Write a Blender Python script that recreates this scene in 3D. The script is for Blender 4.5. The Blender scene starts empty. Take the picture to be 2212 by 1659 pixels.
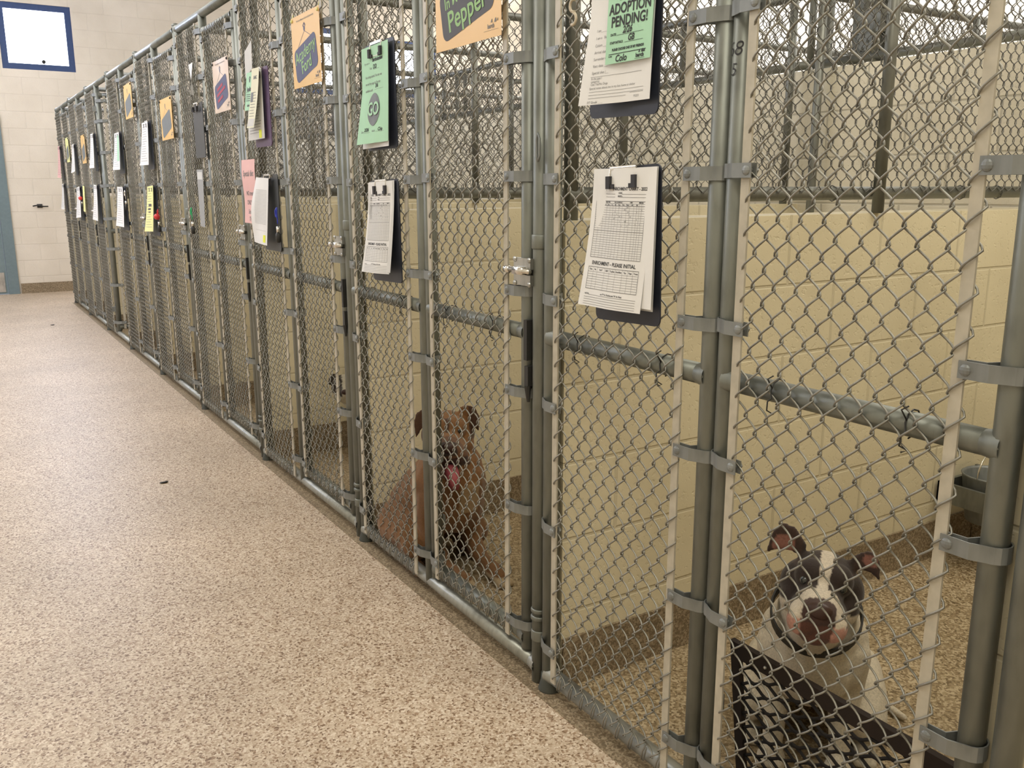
import bpy, bmesh, math, random
from mathutils import Vector, Matrix
random.seed(7)
C = bpy.context.scene.collection
PI = math.pi

# ------------------------------------------------------------------ layout (metres)
# X: from the aisle into the kennels, Y: along the kennel row, Z: up
FX = 1.206          # centre line of the front pipework
MOD = 1.204         # width of one kennel
NEAR0 = 0.593       # near end post of the nearest kennel
NK = 9
BACKX = 3.42
FARY = 12.82
ZT = 2.13
ZMID = 0.93

# ------------------------------------------------------------------ materials
def new_mat(name):
    m = bpy.data.materials.new(name); m.use_nodes = True
    nt = m.node_tree; b = nt.nodes['Principled BSDF']
    return m, nt, b

def N(nt, typ, **kw):
    n = nt.nodes.new(typ)
    for k, v in kw.items():
        setattr(n, k, v)
    return n

def ramp(nt, stops):
    r = N(nt, 'ShaderNodeValToRGB')
    e = r.color_ramp.elements
    while len(e) < len(stops): e.new(0.5)
    for el, (p, c) in zip(e, stops):
        el.position = p; el.color = (c[0], c[1], c[2], 1)
    return r

def plain(name, col, rough=0.6, metal=0.0, var=0.06, scale=30, bump=0.0, coat=0.0):
    m, nt, b = new_mat(name)
    tc = N(nt, 'ShaderNodeTexCoord'); no = N(nt, 'ShaderNodeTexNoise')
    no.inputs['Scale'].default_value = scale; no.inputs['Detail'].default_value = 4
    nt.links.new(tc.outputs['Object'], no.inputs['Vector'])
    r = ramp(nt, [(0.3, [c * (1 - var) for c in col]), (0.7, [min(1, c * (1 + var)) for c in col])])
    nt.links.new(no.outputs['Fac'], r.inputs['Fac'])
    nt.links.new(r.outputs['Color'], b.inputs['Base Color'])
    b.inputs['Roughness'].default_value = rough; b.inputs['Metallic'].default_value = metal
    b.inputs['Coat Weight'].default_value = coat
    if bump:
        bp = N(nt, 'ShaderNodeBump'); bp.inputs['Strength'].default_value = bump; bp.inputs['Distance'].default_value = 0.002
        nt.links.new(no.outputs['Fac'], bp.inputs['Height']); nt.links.new(bp.outputs['Normal'], b.inputs['Normal'])
    return m

def galv(name, col, var=0.16, rough=0.42, metal=0.55):
    m, nt, b = new_mat(name)
    tc = N(nt, 'ShaderNodeTexCoord')
    n1 = N(nt, 'ShaderNodeTexNoise'); n1.inputs['Scale'].default_value = 60; n1.inputs['Detail'].default_value = 6
    mp = N(nt, 'ShaderNodeMapping'); mp.inputs['Scale'].default_value = (1, 1, 0.25)
    nt.links.new(tc.outputs['Object'], mp.inputs['Vector']); nt.links.new(mp.outputs['Vector'], n1.inputs['Vector'])
    n2 = N(nt, 'ShaderNodeTexNoise'); n2.inputs['Scale'].default_value = 7; n2.inputs['Detail'].default_value = 3
    nt.links.new(tc.outputs['Object'], n2.inputs['Vector'])
    mx = N(nt, 'ShaderNodeMath', operation='MULTIPLY_ADD'); mx.inputs[1].default_value = 0.6; 
    nt.links.new(n1.outputs['Fac'], mx.inputs[0]); nt.links.new(n2.outputs['Fac'], mx.inputs[2])
    ms = N(nt, 'ShaderNodeMath', operation='SUBTRACT'); ms.inputs[1].default_value = 0.3
    nt.links.new(mx.outputs[0], ms.inputs[0])
    r = ramp(nt, [(0.3, [c * (1 - var * 1.6) for c in col]), (0.5, col), (0.72, [c * (1 + var) for c in col])])
    nt.links.new(ms.outputs[0], r.inputs['Fac']); nt.links.new(r.outputs['Color'], b.inputs['Base Color'])
    b.inputs['Metallic'].default_value = metal
    rr = N(nt, 'ShaderNodeMapRange'); rr.inputs['To Min'].default_value = rough - 0.1; rr.inputs['To Max'].default_value = rough + 0.15
    nt.links.new(n1.outputs['Fac'], rr.inputs['Value']); nt.links.new(rr.outputs['Result'], b.inputs['Roughness'])
    bp = N(nt, 'ShaderNodeBump'); bp.inputs['Strength'].default_value = 0.25; bp.inputs['Distance'].default_value = 0.001
    nt.links.new(n1.outputs['Fac'], bp.inputs['Height']); nt.links.new(bp.outputs['Normal'], b.inputs['Normal'])
    return m

def chips(name, cols, scale=190, rough=0.3, coat=0.3, tint=None):
    """epoxy floor broadcast with coloured flakes"""
    m, nt, b = new_mat(name)
    tc = N(nt, 'ShaderNodeTexCoord')
    nz = N(nt, 'ShaderNodeTexNoise'); nz.inputs['Scale'].default_value = 90; nz.inputs['Detail'].default_value = 2
    nt.links.new(tc.outputs['Object'], nz.inputs['Vector'])
    mxv = N(nt, 'ShaderNodeMixRGB'); mxv.blend_type = 'ADD'; mxv.inputs[0].default_value = 0.012
    nt.links.new(tc.outputs['Object'], mxv.inputs[1]); nt.links.new(nz.outputs['Color'], mxv.inputs[2])
    vo = N(nt, 'ShaderNodeTexVoronoi'); vo.inputs['Scale'].default_value = scale
    nt.links.new(mxv.outputs[0], vo.inputs['Vector'])
    sep = N(nt, 'ShaderNodeSeparateColor'); nt.links.new(vo.outputs['Color'], sep.inputs['Color'])
    st = [(i / len(cols), c) for i, c in enumerate(cols)]
    r = ramp(nt, st); r.color_ramp.interpolation = 'CONSTANT'
    nt.links.new(sep.outputs[0], r.inputs['Fac'])
    big = N(nt, 'ShaderNodeTexNoise'); big.inputs['Scale'].default_value = 1.7; big.inputs['Detail'].default_value = 5
    nt.links.new(tc.outputs['Object'], big.inputs['Vector'])
    br = ramp(nt, [(0.3, (0.86, 0.84, 0.82)), (0.7, (1.08, 1.06, 1.05))])
    nt.links.new(big.outputs['Fac'], br.inputs['Fac'])
    mu = N(nt, 'ShaderNodeMixRGB'); mu.blend_type = 'MULTIPLY'; mu.inputs[0].default_value = 1
    nt.links.new(r.outputs['Color'], mu.inputs[1]); nt.links.new(br.outputs['Color'], mu.inputs[2])
    nt.links.new(mu.outputs[0], b.inputs['Base Color'])
    b.inputs['Roughness'].default_value = rough; b.inputs['Coat Weight'].default_value = coat; b.inputs['Coat Roughness'].default_value = 0.34
    bp = N(nt, 'ShaderNodeBump'); bp.inputs['Strength'].default_value = 0.35; bp.inputs['Distance'].default_value = 0.0015
    nt.links.new(vo.outputs['Distance'], bp.inputs['Height']); nt.links.new(bp.outputs['Normal'], b.inputs['Normal'])
    return m

def blockwork(name, col, axis, joint=0.75, z0=0.01, rough=0.55):
    """painted concrete block: axis 'x' or 'y' is the horizontal run of the wall"""
    m, nt, b = new_mat(name)
    tc = N(nt, 'ShaderNodeTexCoord'); sp = N(nt, 'ShaderNodeSeparateXYZ'); cb = N(nt, 'ShaderNodeCombineXYZ')
    nt.links.new(tc.outputs['Object'], sp.inputs['Vector'])
    nt.links.new(sp.outputs['X' if axis == 'x' else 'Y'], cb.inputs['X'])
    ad = N(nt, 'ShaderNodeMath', operation='SUBTRACT'); ad.inputs[1].default_value = z0
    nt.links.new(sp.outputs['Z'], ad.inputs[0]); nt.links.new(ad.outputs[0], cb.inputs['Y'])
    bk = N(nt, 'ShaderNodeTexBrick'); bk.inputs['Scale'].default_value = 1.0
    bk.inputs['Brick Width'].default_value = 0.4; bk.inputs['Row Height'].default_value = 0.2
    bk.inputs['Mortar Size'].default_value = 0.006; bk.inputs['Mortar Smooth'].default_value = 0.6
    bk.inputs['Color1'].default_value = (*col, 1); bk.inputs['Color2'].default_value = (*[c * 0.97 for c in col], 1)
    bk.inputs['Mortar'].default_value = (*[c * joint for c in col], 1)
    nt.links.new(cb.outputs['Vector'], bk.inputs['Vector'])
    no = N(nt, 'ShaderNodeTexNoise'); no.inputs['Scale'].default_value = 85; no.inputs['Detail'].default_value = 3
    nt.links.new(tc.outputs['Object'], no.inputs['Vector'])
    pit = ramp(nt, [(0.28, (0, 0, 0)), (0.42, (1, 1, 1))]); nt.links.new(no.outputs['Fac'], pit.inputs['Fac'])
    st = N(nt, 'ShaderNodeTexNoise'); st.inputs['Scale'].default_value = 2.2; st.inputs['Detail'].default_value = 4
    nt.links.new(tc.outputs['Object'], st.inputs['Vector'])
    sr = ramp(nt, [(0.3, (0.9, 0.88, 0.84)), (0.65, (1.03, 1.02, 1.0))]); nt.links.new(st.outputs['Fac'], sr.inputs['Fac'])
    mu = N(nt, 'ShaderNodeMixRGB'); mu.blend_type = 'MULTIPLY'; mu.inputs[0].default_value = 1
    nt.links.new(bk.outputs['Color'], mu.inputs[1]); nt.links.new(sr.outputs['Color'], mu.inputs[2])
    nt.links.new(mu.outputs[0], b.inputs['Base Color'])
    hh = N(nt, 'ShaderNodeMath', operation='MULTIPLY_ADD'); hh.inputs[1].default_value = -3.0
    nt.links.new(bk.outputs['Fac'], hh.inputs[0]); nt.links.new(pit.outputs['Color'], hh.inputs[2])
    bp = N(nt, 'ShaderNodeBump'); bp.inputs['Strength'].default_value = 0.45; bp.inputs['Distance'].default_value = 0.0022
    nt.links.new(hh.outputs[0], bp.inputs['Height']); nt.links.new(bp.outputs['Normal'], b.inputs['Normal'])
    b.inputs['Roughness'].default_value = rough
    return m

def attr_mat(name, rough=0.8):
    m, nt, b = new_mat(name)
    a = N(nt, 'ShaderNodeAttribute'); a.attribute_name = 'coat'
    tc = N(nt, 'ShaderNodeTexCoord'); no = N(nt, 'ShaderNodeTexNoise'); no.inputs['Scale'].default_value = 240; no.inputs['Detail'].default_value = 3
    nt.links.new(tc.outputs['Object'], no.inputs['Vector'])
    r = ramp(nt, [(0.25, (0.75, 0.75, 0.75)), (0.75, (1.15, 1.15, 1.15))]); nt.links.new(no.outputs['Fac'], r.inputs['Fac'])
    mu = N(nt, 'ShaderNodeMixRGB'); mu.blend_type = 'MULTIPLY'; mu.inputs[0].default_value = 1
    nt.links.new(a.outputs['Color'], mu.inputs[1]); nt.links.new(r.outputs['Color'], mu.inputs[2])
    nt.links.new(mu.outputs[0], b.inputs['Base Color']); b.inputs['Roughness'].default_value = rough
    b.inputs['Sheen Weight'].default_value = 0.15
    bp = N(nt, 'ShaderNodeBump'); bp.inputs['Strength'].default_value = 0.3; bp.inputs['Distance'].default_value = 0.002
    nt.links.new(no.outputs['Fac'], bp.inputs['Height']); nt.links.new(bp.outputs['Normal'], b.inputs['Normal'])
    return m

def emis(name, col, s):
    m, nt, b = new_mat(name)
    b.inputs['Base Color'].default_value = (*col, 1)
    b.inputs['Emission Color'].default_value = (*col, 1); b.inputs['Emission Strength'].default_value = s
    return m

M = dict(
    pipe=galv('galvanised_pipe', (0.20, 0.212, 0.188)),
    pipe_dark=galv('aged_pipe', (0.20, 0.205, 0.18)),
    sill=galv('polished_sill_pipe', (0.33, 0.34, 0.31), rough=0.34),
    wire=galv('galvanised_wire', (0.265, 0.26, 0.228), rough=0.4, metal=0.6),
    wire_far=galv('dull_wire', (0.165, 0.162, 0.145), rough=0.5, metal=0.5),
    bar=plain('tension_bar_cream', (0.47, 0.435, 0.35), 0.45, 0.1, 0.1, 40),
    band=galv('band_steel', (0.24, 0.255, 0.25), rough=0.48),
    steel=galv('latch_steel', (0.45, 0.45, 0.42), rough=0.3, metal=0.9),
    dark=plain('black_metal', (0.03, 0.03, 0.028), 0.5, 0.3),
    foot=plain('dark_rubber_foot', (0.06, 0.065, 0.055), 0.7),
    wall_far=blockwork('block_wall_far', (0.80, 0.745, 0.66), 'x', 0.95, z0=0.005),
    wall_div=blockwork('block_divider', (0.77, 0.70, 0.505), 'x', 0.86),
    wall_back=blockwork('block_back', (0.82, 0.77, 0.62), 'y', 0.72),
    wall_plain=blockwork('block_side', (0.86, 0.84, 0.79), 'y', 0.92),
    ceil=plain('ceiling_paint', (0.78, 0.77, 0.74), 0.8),
    floor=chips('flake_floor', [(0.20, 0.125, 0.07), (0.56, 0.46, 0.345), (0.42, 0.32, 0.22), (0.66, 0.565, 0.445), (0.53, 0.425, 0.31), (0.72, 0.63, 0.51), (0.34, 0.235, 0.15), (0.60, 0.505, 0.385), (0.57, 0.47, 0.355), (0.47, 0.375, 0.27)], 195, 0.5, 0.12),
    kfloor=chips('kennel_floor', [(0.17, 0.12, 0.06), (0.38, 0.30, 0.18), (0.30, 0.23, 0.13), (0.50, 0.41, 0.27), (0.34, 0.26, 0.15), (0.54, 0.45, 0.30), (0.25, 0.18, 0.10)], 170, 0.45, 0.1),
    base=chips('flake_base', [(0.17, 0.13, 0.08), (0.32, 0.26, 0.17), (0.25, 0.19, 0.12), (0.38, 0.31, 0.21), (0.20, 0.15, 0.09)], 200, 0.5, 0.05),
    door=plain('door_paint', (0.20, 0.27, 0.29), 0.45),
    doorframe=plain('door_frame_paint', (0.17, 0.235, 0.26), 0.4),
    kick=galv('kick_plate', (0.5, 0.48, 0.45), rough=0.35),
    winframe=plain('window_frame_blue', (0.035, 0.07, 0.19), 0.4),
    glass=emis('daylight_pane', (0.88, 0.93, 1.0), 5.5),
    paper=plain('white_paper', (0.78, 0.78, 0.77), 0.7, 0, 0.03, 8),
    paper2=plain('grey_white_paper', (0.62, 0.62, 0.60), 0.7, 0, 0.03, 8),
    green=plain('green_paper', (0.42, 0.70, 0.50), 0.7, 0, 0.03, 8),
    yellow=plain('yellow_paper', (0.80, 0.80, 0.36), 0.7, 0, 0.03, 8),
    cream=plain('cream_paper', (0.76, 0.75, 0.58), 0.7, 0, 0.03, 8),
    pink=plain('pink_paper', (0.78, 0.48, 0.46), 0.7, 0, 0.03, 8),
    orange=plain('orange_card', (0.80, 0.52, 0.20), 0.4, 0, 0.03, 6),
    lav=plain('pale_laminate', (0.74, 0.60, 0.50), 0.3, 0, 0.1, 5),
    slate=plain('slate_print', (0.075, 0.075, 0.085), 0.6),
    navy=plain('navy_print', (0.09, 0.10, 0.19), 0.6),
    greytag=plain('grey_print', (0.17, 0.19, 0.20), 0.6),
    limetxt=plain('lime_print', (0.30, 0.52, 0.22), 0.6),
    redtxt=plain('red_print', (0.40, 0.06, 0.10), 0.6),
    ink=plain('black_ink', (0.03, 0.03, 0.035), 0.7),
    greyink=plain('grey_ink', (0.22, 0.22, 0.22), 0.7),
    pale=plain('pale_ink', (0.42, 0.62, 0.50), 0.7),
    board=plain('navy_clipboard', (0.018, 0.022, 0.035), 0.42, 0, 0.1),
    boardp=plain('purple_clipboard', (0.10, 0.055, 0.12), 0.42),
    boardg=plain('charcoal_clipboard', (0.05, 0.055, 0.06), 0.42),
    chrome=galv('clip_wire', (0.75, 0.73, 0.68), rough=0.2, metal=1.0, var=0.05),
    hl=plain('highlighter', (0.80, 0.86, 0.05), 0.6),
    bed=plain('brown_bed_edge', (0.016, 0.008, 0.004), 0.85),
    net=plain('black_bed_net', (0.008, 0.006, 0.005), 0.85),
    coat=attr_mat('dog_coat'),
    eye=plain('eye', (0.02, 0.025, 0.025), 0.12, 0, 0.02, coat=1.0),
    nose=plain('nose', (0.05, 0.022, 0.016), 0.4),
    tongue=plain('tongue', (0.42, 0.10, 0.12), 0.35),
    collar=plain('collar', (0.018, 0.017, 0.014), 0.6),
    hook=plain('tan_hook', (0.55, 0.48, 0.36), 0.5),
    red=plain('red_plastic', (0.62, 0.04, 0.04), 0.35),
    blue=plain('blue_plastic', (0.03, 0.05, 0.45), 0.35),
    greenp=plain('green_plastic', (0.03, 0.42, 0.16), 0.35),
    lampw=emis('fluorescent_tube', (1.0, 0.97, 0.92), 9),
    white=plain('white_enamel', (0.8, 0.8, 0.78), 0.4),
    clear=plain('grey_plastic', (0.33, 0.34, 0.35), 0.35),
)

# ------------------------------------------------------------------ mesh builder
class MB:
    def __init__(s): s.v = []; s.f = []
    def add(s, vs, fs):
        o = len(s.v); s.v += [tuple(v) for v in vs]; s.f += [tuple(i + o for i in f) for f in fs]; return s
    def box(s, x0, x1, y0, y1, z0, z1):
        vs = [(x, y, z) for x in (x0, x1) for y in (y0, y1) for z in (z0, z1)]
        return s.add(vs, [(0, 1, 3, 2), (4, 6, 7, 5), (0, 4, 5, 1), (2, 3, 7, 6), (0, 2, 6, 4), (1, 5, 7, 3)])
    def tube(s, pts, r, n=8, cap=True, flat=None):
        """round tube along pts; r number or list; flat=(vector) scales the section along it"""
        pts = [Vector(p) for p in pts]; k = len(pts); vs = []; fs = []
        d0 = (pts[1] - pts[0]).normalized()
        a = Vector((0, 0, 1)) if abs(d0.z) < 0.9 else Vector((1, 0, 0))
        u = d0.cross(a).normalized()
        for i, p in enumerate(pts):
            if i == 0: d = pts[1] - pts[0]
            elif i == k - 1: d = pts[-1] - pts[-2]
            else: d = pts[i + 1] - pts[i - 1]
            d.normalize(); u = (u - d * u.dot(d)).normalized(); w = d.cross(u)
            rr = r[i] if isinstance(r, (list, tuple)) else r
            for j in range(n):
                t = 2 * PI * j / n
                vs.append(p + u * (rr * math.cos(t)) + w * (rr * math.sin(t)))
        for i in range(k - 1):
            for j in range(n):
                a0 = i * n + j; a1 = i * n + (j + 1) % n
                fs.append((a0, a1, a1 + n, a0 + n))
        if cap:
            fs.append(tuple(range(n))[::-1]); fs.append(tuple((k - 1) * n + j for j in range(n)))
        return s.add(vs, fs)
    def sphere(s, c, r, nu=10, nv=7, sc=(1, 1, 1), mat=None):
        vs = []; fs = []
        for i in range(nv + 1):
            t = PI * i / nv
            for j in range(nu):
                p = 2 * PI * j / nu
                q = Vector((r * sc[0] * math.sin(t) * math.cos(p), r * sc[1] * math.sin(t) * math.sin(p), r * sc[2] * math.cos(t)))
                if mat is not None: q = mat @ q
                vs.append(q + Vector(c))
        for i in range(nv):
            for j in range(nu):
                a = i * nu + j; b = i * nu + (j + 1) % nu
                fs.append((a, a + nu, b + nu, b))
        return s.add(vs, fs)
    def prism(s, outline, z0, z1):
        n = len(outline)
        vs = [(x, y, z0) for x, y in outline] + [(x, y, z1) for x, y in outline]
        fs = [tuple(range(n))[::-1], tuple(range(n, 2 * n))] + [(i, (i + 1) % n, (i + 1) % n + n, i + n) for i in range(n)]
        return s.add(vs, fs)
    def mesh(s, name, mat, smooth=False):
        me = bpy.data.meshes.new(name); me.from_pydata([tuple(v) for v in s.v], [], s.f)
        if mat: me.materials.append(mat)
        if smooth: me.polygons.foreach_set('use_smooth', [True] * len(me.polygons))
        me.update(); return me
    def build(s, name, mat, parent=None, smooth=False):
        return link(name, s.mesh(name, mat, smooth), parent)

def link(name, me, parent=None, loc=None, rot=None):
    o = bpy.data.objects.new(name, me); C.objects.link(o)
    if parent: o.parent = parent
    if loc: o.location = loc
    if rot: o.rotation_euler = rot
    return o

def tag(o, label=None, cat=None, group=None, kind=None):
    if label: o['label'] = label
    if cat: o['category'] = cat
    if group: o['group'] = group
    if kind: o['kind'] = kind
    return o

def empty(name, loc, label, cat, group=None, rot=None):
    o = bpy.data.objects.new(name, None); C.objects.link(o); o.location = loc; o.empty_display_size = 0.05
    if rot: o.rotation_euler = rot
    return tag(o, label, cat, group)

def struct(name, mb, mat, label, parent=None, smooth=False):
    o = mb.build(name, mat, parent, smooth)
    o['kind'] = 'structure'
    if not parent: o['label'] = label
    return o

def rrect(w, h, r, n=5, cx=0, cy=0):
    pts = []
    for (sx, sy, a0) in ((1, 1, 0), (-1, 1, 90), (-1, -1, 180), (1, -1, 270)):
        for i in range(n + 1):
            a = math.radians(a0 + 90 * i / n)
            pts.append((cx + sx * (w / 2 - r) + r * math.cos(a), cy + sy * (h / 2 - r) + r * math.sin(a)))
    return pts

# ------------------------------------------------------------------ text
_tc = {}
def text_mesh(s, size, bold=0.0, shear=0.0, sx=1.0, align='CENTER'):
    key = (s, size, bold, shear, sx, align)
    if key in _tc: return _tc[key]
    cu = bpy.data.curves.new('t', 'FONT'); cu.body = s; cu.size = size; cu.offset = bold; cu.shear = shear
    cu.align_x = align; cu.align_y = 'CENTER'; cu.resolution_u = 3
    o = bpy.data.objects.new('t', cu); C.objects.link(o)
    dg = bpy.context.evaluated_depsgraph_get(); dg.update()
    me = bpy.data.meshes.new_from_object(o.evaluated_get(dg))
    vs = [(v.co.x * sx, v.co.y, 0.0) for v in me.vertices]; fs = [tuple(p.vertices) for p in me.polygons]
    bpy.data.objects.remove(o); bpy.data.curves.remove(cu); bpy.data.meshes.remove(me)
    _tc[key] = (vs, fs); return _tc[key]

class Sheet:
    """a sheet of paper in local x (right) y (up) z (towards the viewer), bent by a function z(x,y)"""
    def __init__(s, w, h, bend=lambda x, y: 0.0, shear=0.0, slope=0.0):
        s.w = w; s.h = h; s.bend = bend; s.shear = shear; s.slope = slope; s.lift = 0.0006
    def P(s, x, y, lift=0.0):      # x in -w/2..w/2, y in 0..-h  (hangs from its top edge)
        return (x + s.shear * y, y + s.slope * x, s.bend(x / (s.w / 2), -y / s.h) + lift)
    def sheet(s, nx=12, ny=16):
        mb = MB(); vs = []
        for lift in (0.0, -0.0005):
            for j in range(ny + 1):
                for i in range(nx + 1):
                    vs.append(s.P(-s.w / 2 + s.w * i / nx, -s.h * j / ny, lift))
        fs = []; o = (nx + 1) * (ny + 1)
        for j in range(ny):
            for i in range(nx):
                a = j * (nx + 1) + i
                fs.append((a, a + nx + 1, a + nx + 2, a + 1)); fs.append((a + o, a + 1 + o, a + nx + 2 + o, a + nx + 1 + o))
        return mb.add(vs, fs)
    def quad(s, mb, x0, y0, x1, y1, lift=None, n=8):
        lift = s.lift if lift is None else lift
        hor = abs(x1 - x0) >= abs(y1 - y0)
        n = max(1, min(n, int(max(abs(x1 - x0) / s.w, abs(y1 - y0) / s.h) * 16)))
        m = 1 if min(abs(x1 - x0), abs(y1 - y0)) < 0.006 else n
        nx, ny = (n, m) if hor else (m, n)
        vs = [s.P(x0 + (x1 - x0) * i / nx, y0 + (y1 - y0) * j / ny, lift) for j in range(ny + 1) for i in range(nx + 1)]
        fs = [(j * (nx + 1) + i, (j + 1) * (nx + 1) + i, (j + 1) * (nx + 1) + i + 1, j * (nx + 1) + i + 1) for j in range(ny) for i in range(nx)]
        mb.add(vs, fs)
    def poly(s, mb, pts, lift=None):
        lift = s.lift if lift is None else lift
        mb.add([s.P(x, y, lift) for x, y in pts], [tuple(range(len(pts)))])
    def disc(s, mb, cx, cy, rx, ry, lift=.0009, n=22):
        for j in range(n):
            a0 = PI * j / n; a1 = PI * (j + 1) / n; y0, y1 = cy + ry * math.cos(a0), cy + ry * math.cos(a1); x0, x1 = rx * math.sin(a0), rx * math.sin(a1); m = 8
            vs = [s.P(cx + xx * (2 * i / m - 1), yy, lift) for (xx, yy) in ((x0, y0), (x1, y1)) for i in range(m + 1)]
            mb.add(vs, [(i, i + m + 1, i + m + 2, i + 1) for i in range(m)])
    def text(s, mb, t, x, y, size, bold=0.0, rot=0.0, sx=1.0, shear=0.0, align='CENTER', lift=None):
        lift = s.lift if lift is None else lift
        vs, fs = text_mesh(t, size, bold, shear, sx, align)
        c, q = math.cos(rot), math.sin(rot)
        mb.add([s.P(x + vx * c - vy * q, y + vx * q + vy * c, lift) for vx, vy, _ in vs], fs)
    def hline(s, mb, x0, x1, y, t=0.0006): s.quad(mb, x0, y - t / 2, x1, y + t / 2)
    def vline(s, mb, x, y0, y1, t=0.0005): s.quad(mb, x - t / 2, y0, x + t / 2, y1)

# front-facing frame: local x -> -Y, local y -> Z, local z -> -X
FACE = Matrix(((0, 0, -1), (-1, 0, 0), (0, 1, 0))).to_euler()

# ------------------------------------------------------------------ room shell
def wall_with_hole(name, mat, label, x0, x1, z0, z1, holes, y, t):
    """wall in the XZ plane with rectangular openings"""
    xs = sorted({x0, x1, *[h[0] for h in holes], *[h[1] for h in holes]})
    zs = sorted({z0, z1, *[h[2] for h in holes], *[h[3] for h in holes]})
    mb = MB()
    for i in range(len(xs) - 1):
        for j in range(len(zs) - 1):
            cx = (xs[i] + xs[i + 1]) / 2; cz = (zs[j] + zs[j + 1]) / 2
            if any(h[0] < cx < h[1] and h[2] < cz < h[3] for h in holes): continue
            mb.box(xs[i], xs[i + 1], y, y + t, zs[j], zs[j + 1])
    return struct(name, mb, mat, label)

RX0, RX1, RY0, CZ = -2.2, 8.6, -1.6, 4.35
struct('floor', MB().box(RX0, RX1, RY0, FARY, -0.1, 0.0), M['floor'], 'speckled beige epoxy flake floor of the aisle')
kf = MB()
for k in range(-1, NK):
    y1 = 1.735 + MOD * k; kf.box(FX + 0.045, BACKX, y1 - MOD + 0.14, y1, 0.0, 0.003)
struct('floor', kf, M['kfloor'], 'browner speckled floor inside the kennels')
struct('ceiling', MB().box(RX0, RX1, RY0, FARY + .2, CZ, CZ + 0.1), M['ceil'], 'pale painted ceiling')
WIN = [(0.82, 1.62, 2.70, 3.46), (4.42, 5.15, 2.60, 3.50), (5.9, 6.65, 2.62, 3.42)]
wall_with_hole('wall_far', M['wall_far'], 'cream painted block wall at the end of the aisle', RX0, RX1, 0, CZ,
               WIN + [(-0.32, 0.66, 0.0, 2.10)], FARY, 0.2)
struct('wall_left', MB().box(RX0 - 0.15, RX0, RY0, FARY + .2, 0, CZ), M['wall_plain'], 'cream block wall on the aisle side')
struct('wall_right', MB().box(RX1, RX1 + 0.15, RY0, FARY + .2, 0, CZ), M['wall_plain'], 'cream block wall beyond the kennels')
struct('wall_near', MB().box(RX0, RX1, RY0 - 0.15, RY0, 0, CZ), M['wall_far'], 'cream block wall behind the camera')
struct('sill_shade_strip', MB().box(1.160, FX + 0.045, NEAR0 - 0.2, NEAR0 + MOD * 9, 0.0, 0.002), M['base'], 'shade under the kennel fronts, painted as a dark speckled floor strip')  # shade below the sill pipe, painted as a dark strip on the floor
# cove base of the far wall
bb = MB(); bb.box(0.74, RX1, FARY - 0.02, FARY, 0.0, 0.125); bb.box(RX0, -0.40, FARY - 0.02, FARY, 0.0, 0.125)
struct('baseboard_far', bb, M['base'], 'brown speckled cove base along the far wall')
# windows
for i, (x0, x1, z0, z1) in enumerate(WIN):
    w = MB(); f = 0.07; y0, y1 = FARY + 0.01, FARY + 0.07
    w.box(x0, x0 + f, y0, y1, z0, z1); w.box(x1 - f, x1, y0, y1, z0, z1)
    w.box(x0 + f, x1 - f, y0, y1, z0, z0 + f); w.box(x0 + f, x1 - f, y0, y1, z1 - f, z1)
    if i:
        w.box(x0 + f, x1 - f, y0, y1, (z0 * .6 + z1 * .4) - .015, (z0 * .6 + z1 * .4) + .015)
    wo = struct('window_%d' % (i + 1), w, M['winframe'],
                ['square window with a blue frame high on the far wall', 'blue framed window seen through the kennel wire', 'rightmost blue framed window beyond the kennels'][i])
    MB().box(x0 + f, x1 - f, y0 + 0.02, y0 + 0.026, z0 + f, z1 - f).build('window_pane', M['glass'], wo)
    if i == 0:
        mb = MB(); mb.tube([(1.27, y0, z0 + .10), (1.27, y0 - 0.02, z0 + .10)], 0.022, 12); mb.tube([(1.27, y0 - 0.01, z0 + .08), (1.27, y0 - 0.01, z0 + f)], 0.005, 6)
        mb.build('window_catch', M['dark'], wo)
# door
dm = MB(); dm.box(0.60, 0.72, FARY - 0.03, FARY + 0.06, 0, 2.16); dm.box(-0.38, -0.26, FARY - 0.03, FARY + 0.06, 0, 2.16); dm.box(-0.26, 0.60, FARY - 0.03, FARY + 0.06, 2.07, 2.16)
d = struct('door_1', dm, M['doorframe'], 'blue grey metal door frame and door in the far wall')
MB().box(-0.255, 0.595, FARY + 0.0, FARY + 0.045, 0.006, 2.065).build('door_leaf', M['door'], d)
MB().box(-0.23, 0.57, FARY - 0.008, FARY - 0.001, 0.03, 0.27).build('kick_plate', M['kick'], d)
pb = MB(); pb.box(-0.15, 0.56, FARY - 0.075, FARY - 0.045, 0.98, 1.05); pb.box(0.47, 0.57, FARY - 0.06, FARY - 0.001, 0.96, 1.08); pb.box(-0.2, -0.13, FARY - 0.06, FARY - 0.001, 0.96, 1.08)
pb.build('push_bar', M['dark'], d)
# wall hook on far wall
hk = MB(); hk.tube([(0.97, FARY - .03, 1.075), (1.02, FARY - .045, 1.085), (1.05, FARY - .05, 1.075), (1.09, FARY - .045, 1.07), (1.14, FARY - .03, 1.07)], 0.008, 8)
hk.tube([(1.05, FARY - .05, 1.075), (1.05, FARY, 1.075)], 0.012, 8); hk.box(1.02, 1.08, FARY - .006, FARY - .0005, 1.055, 1.10)
o = hk.build('rope_cleat', M['dark'], None, True); tag(o, 'small dark metal cleat fixed to the cream far wall', 'wall cleat')

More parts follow.
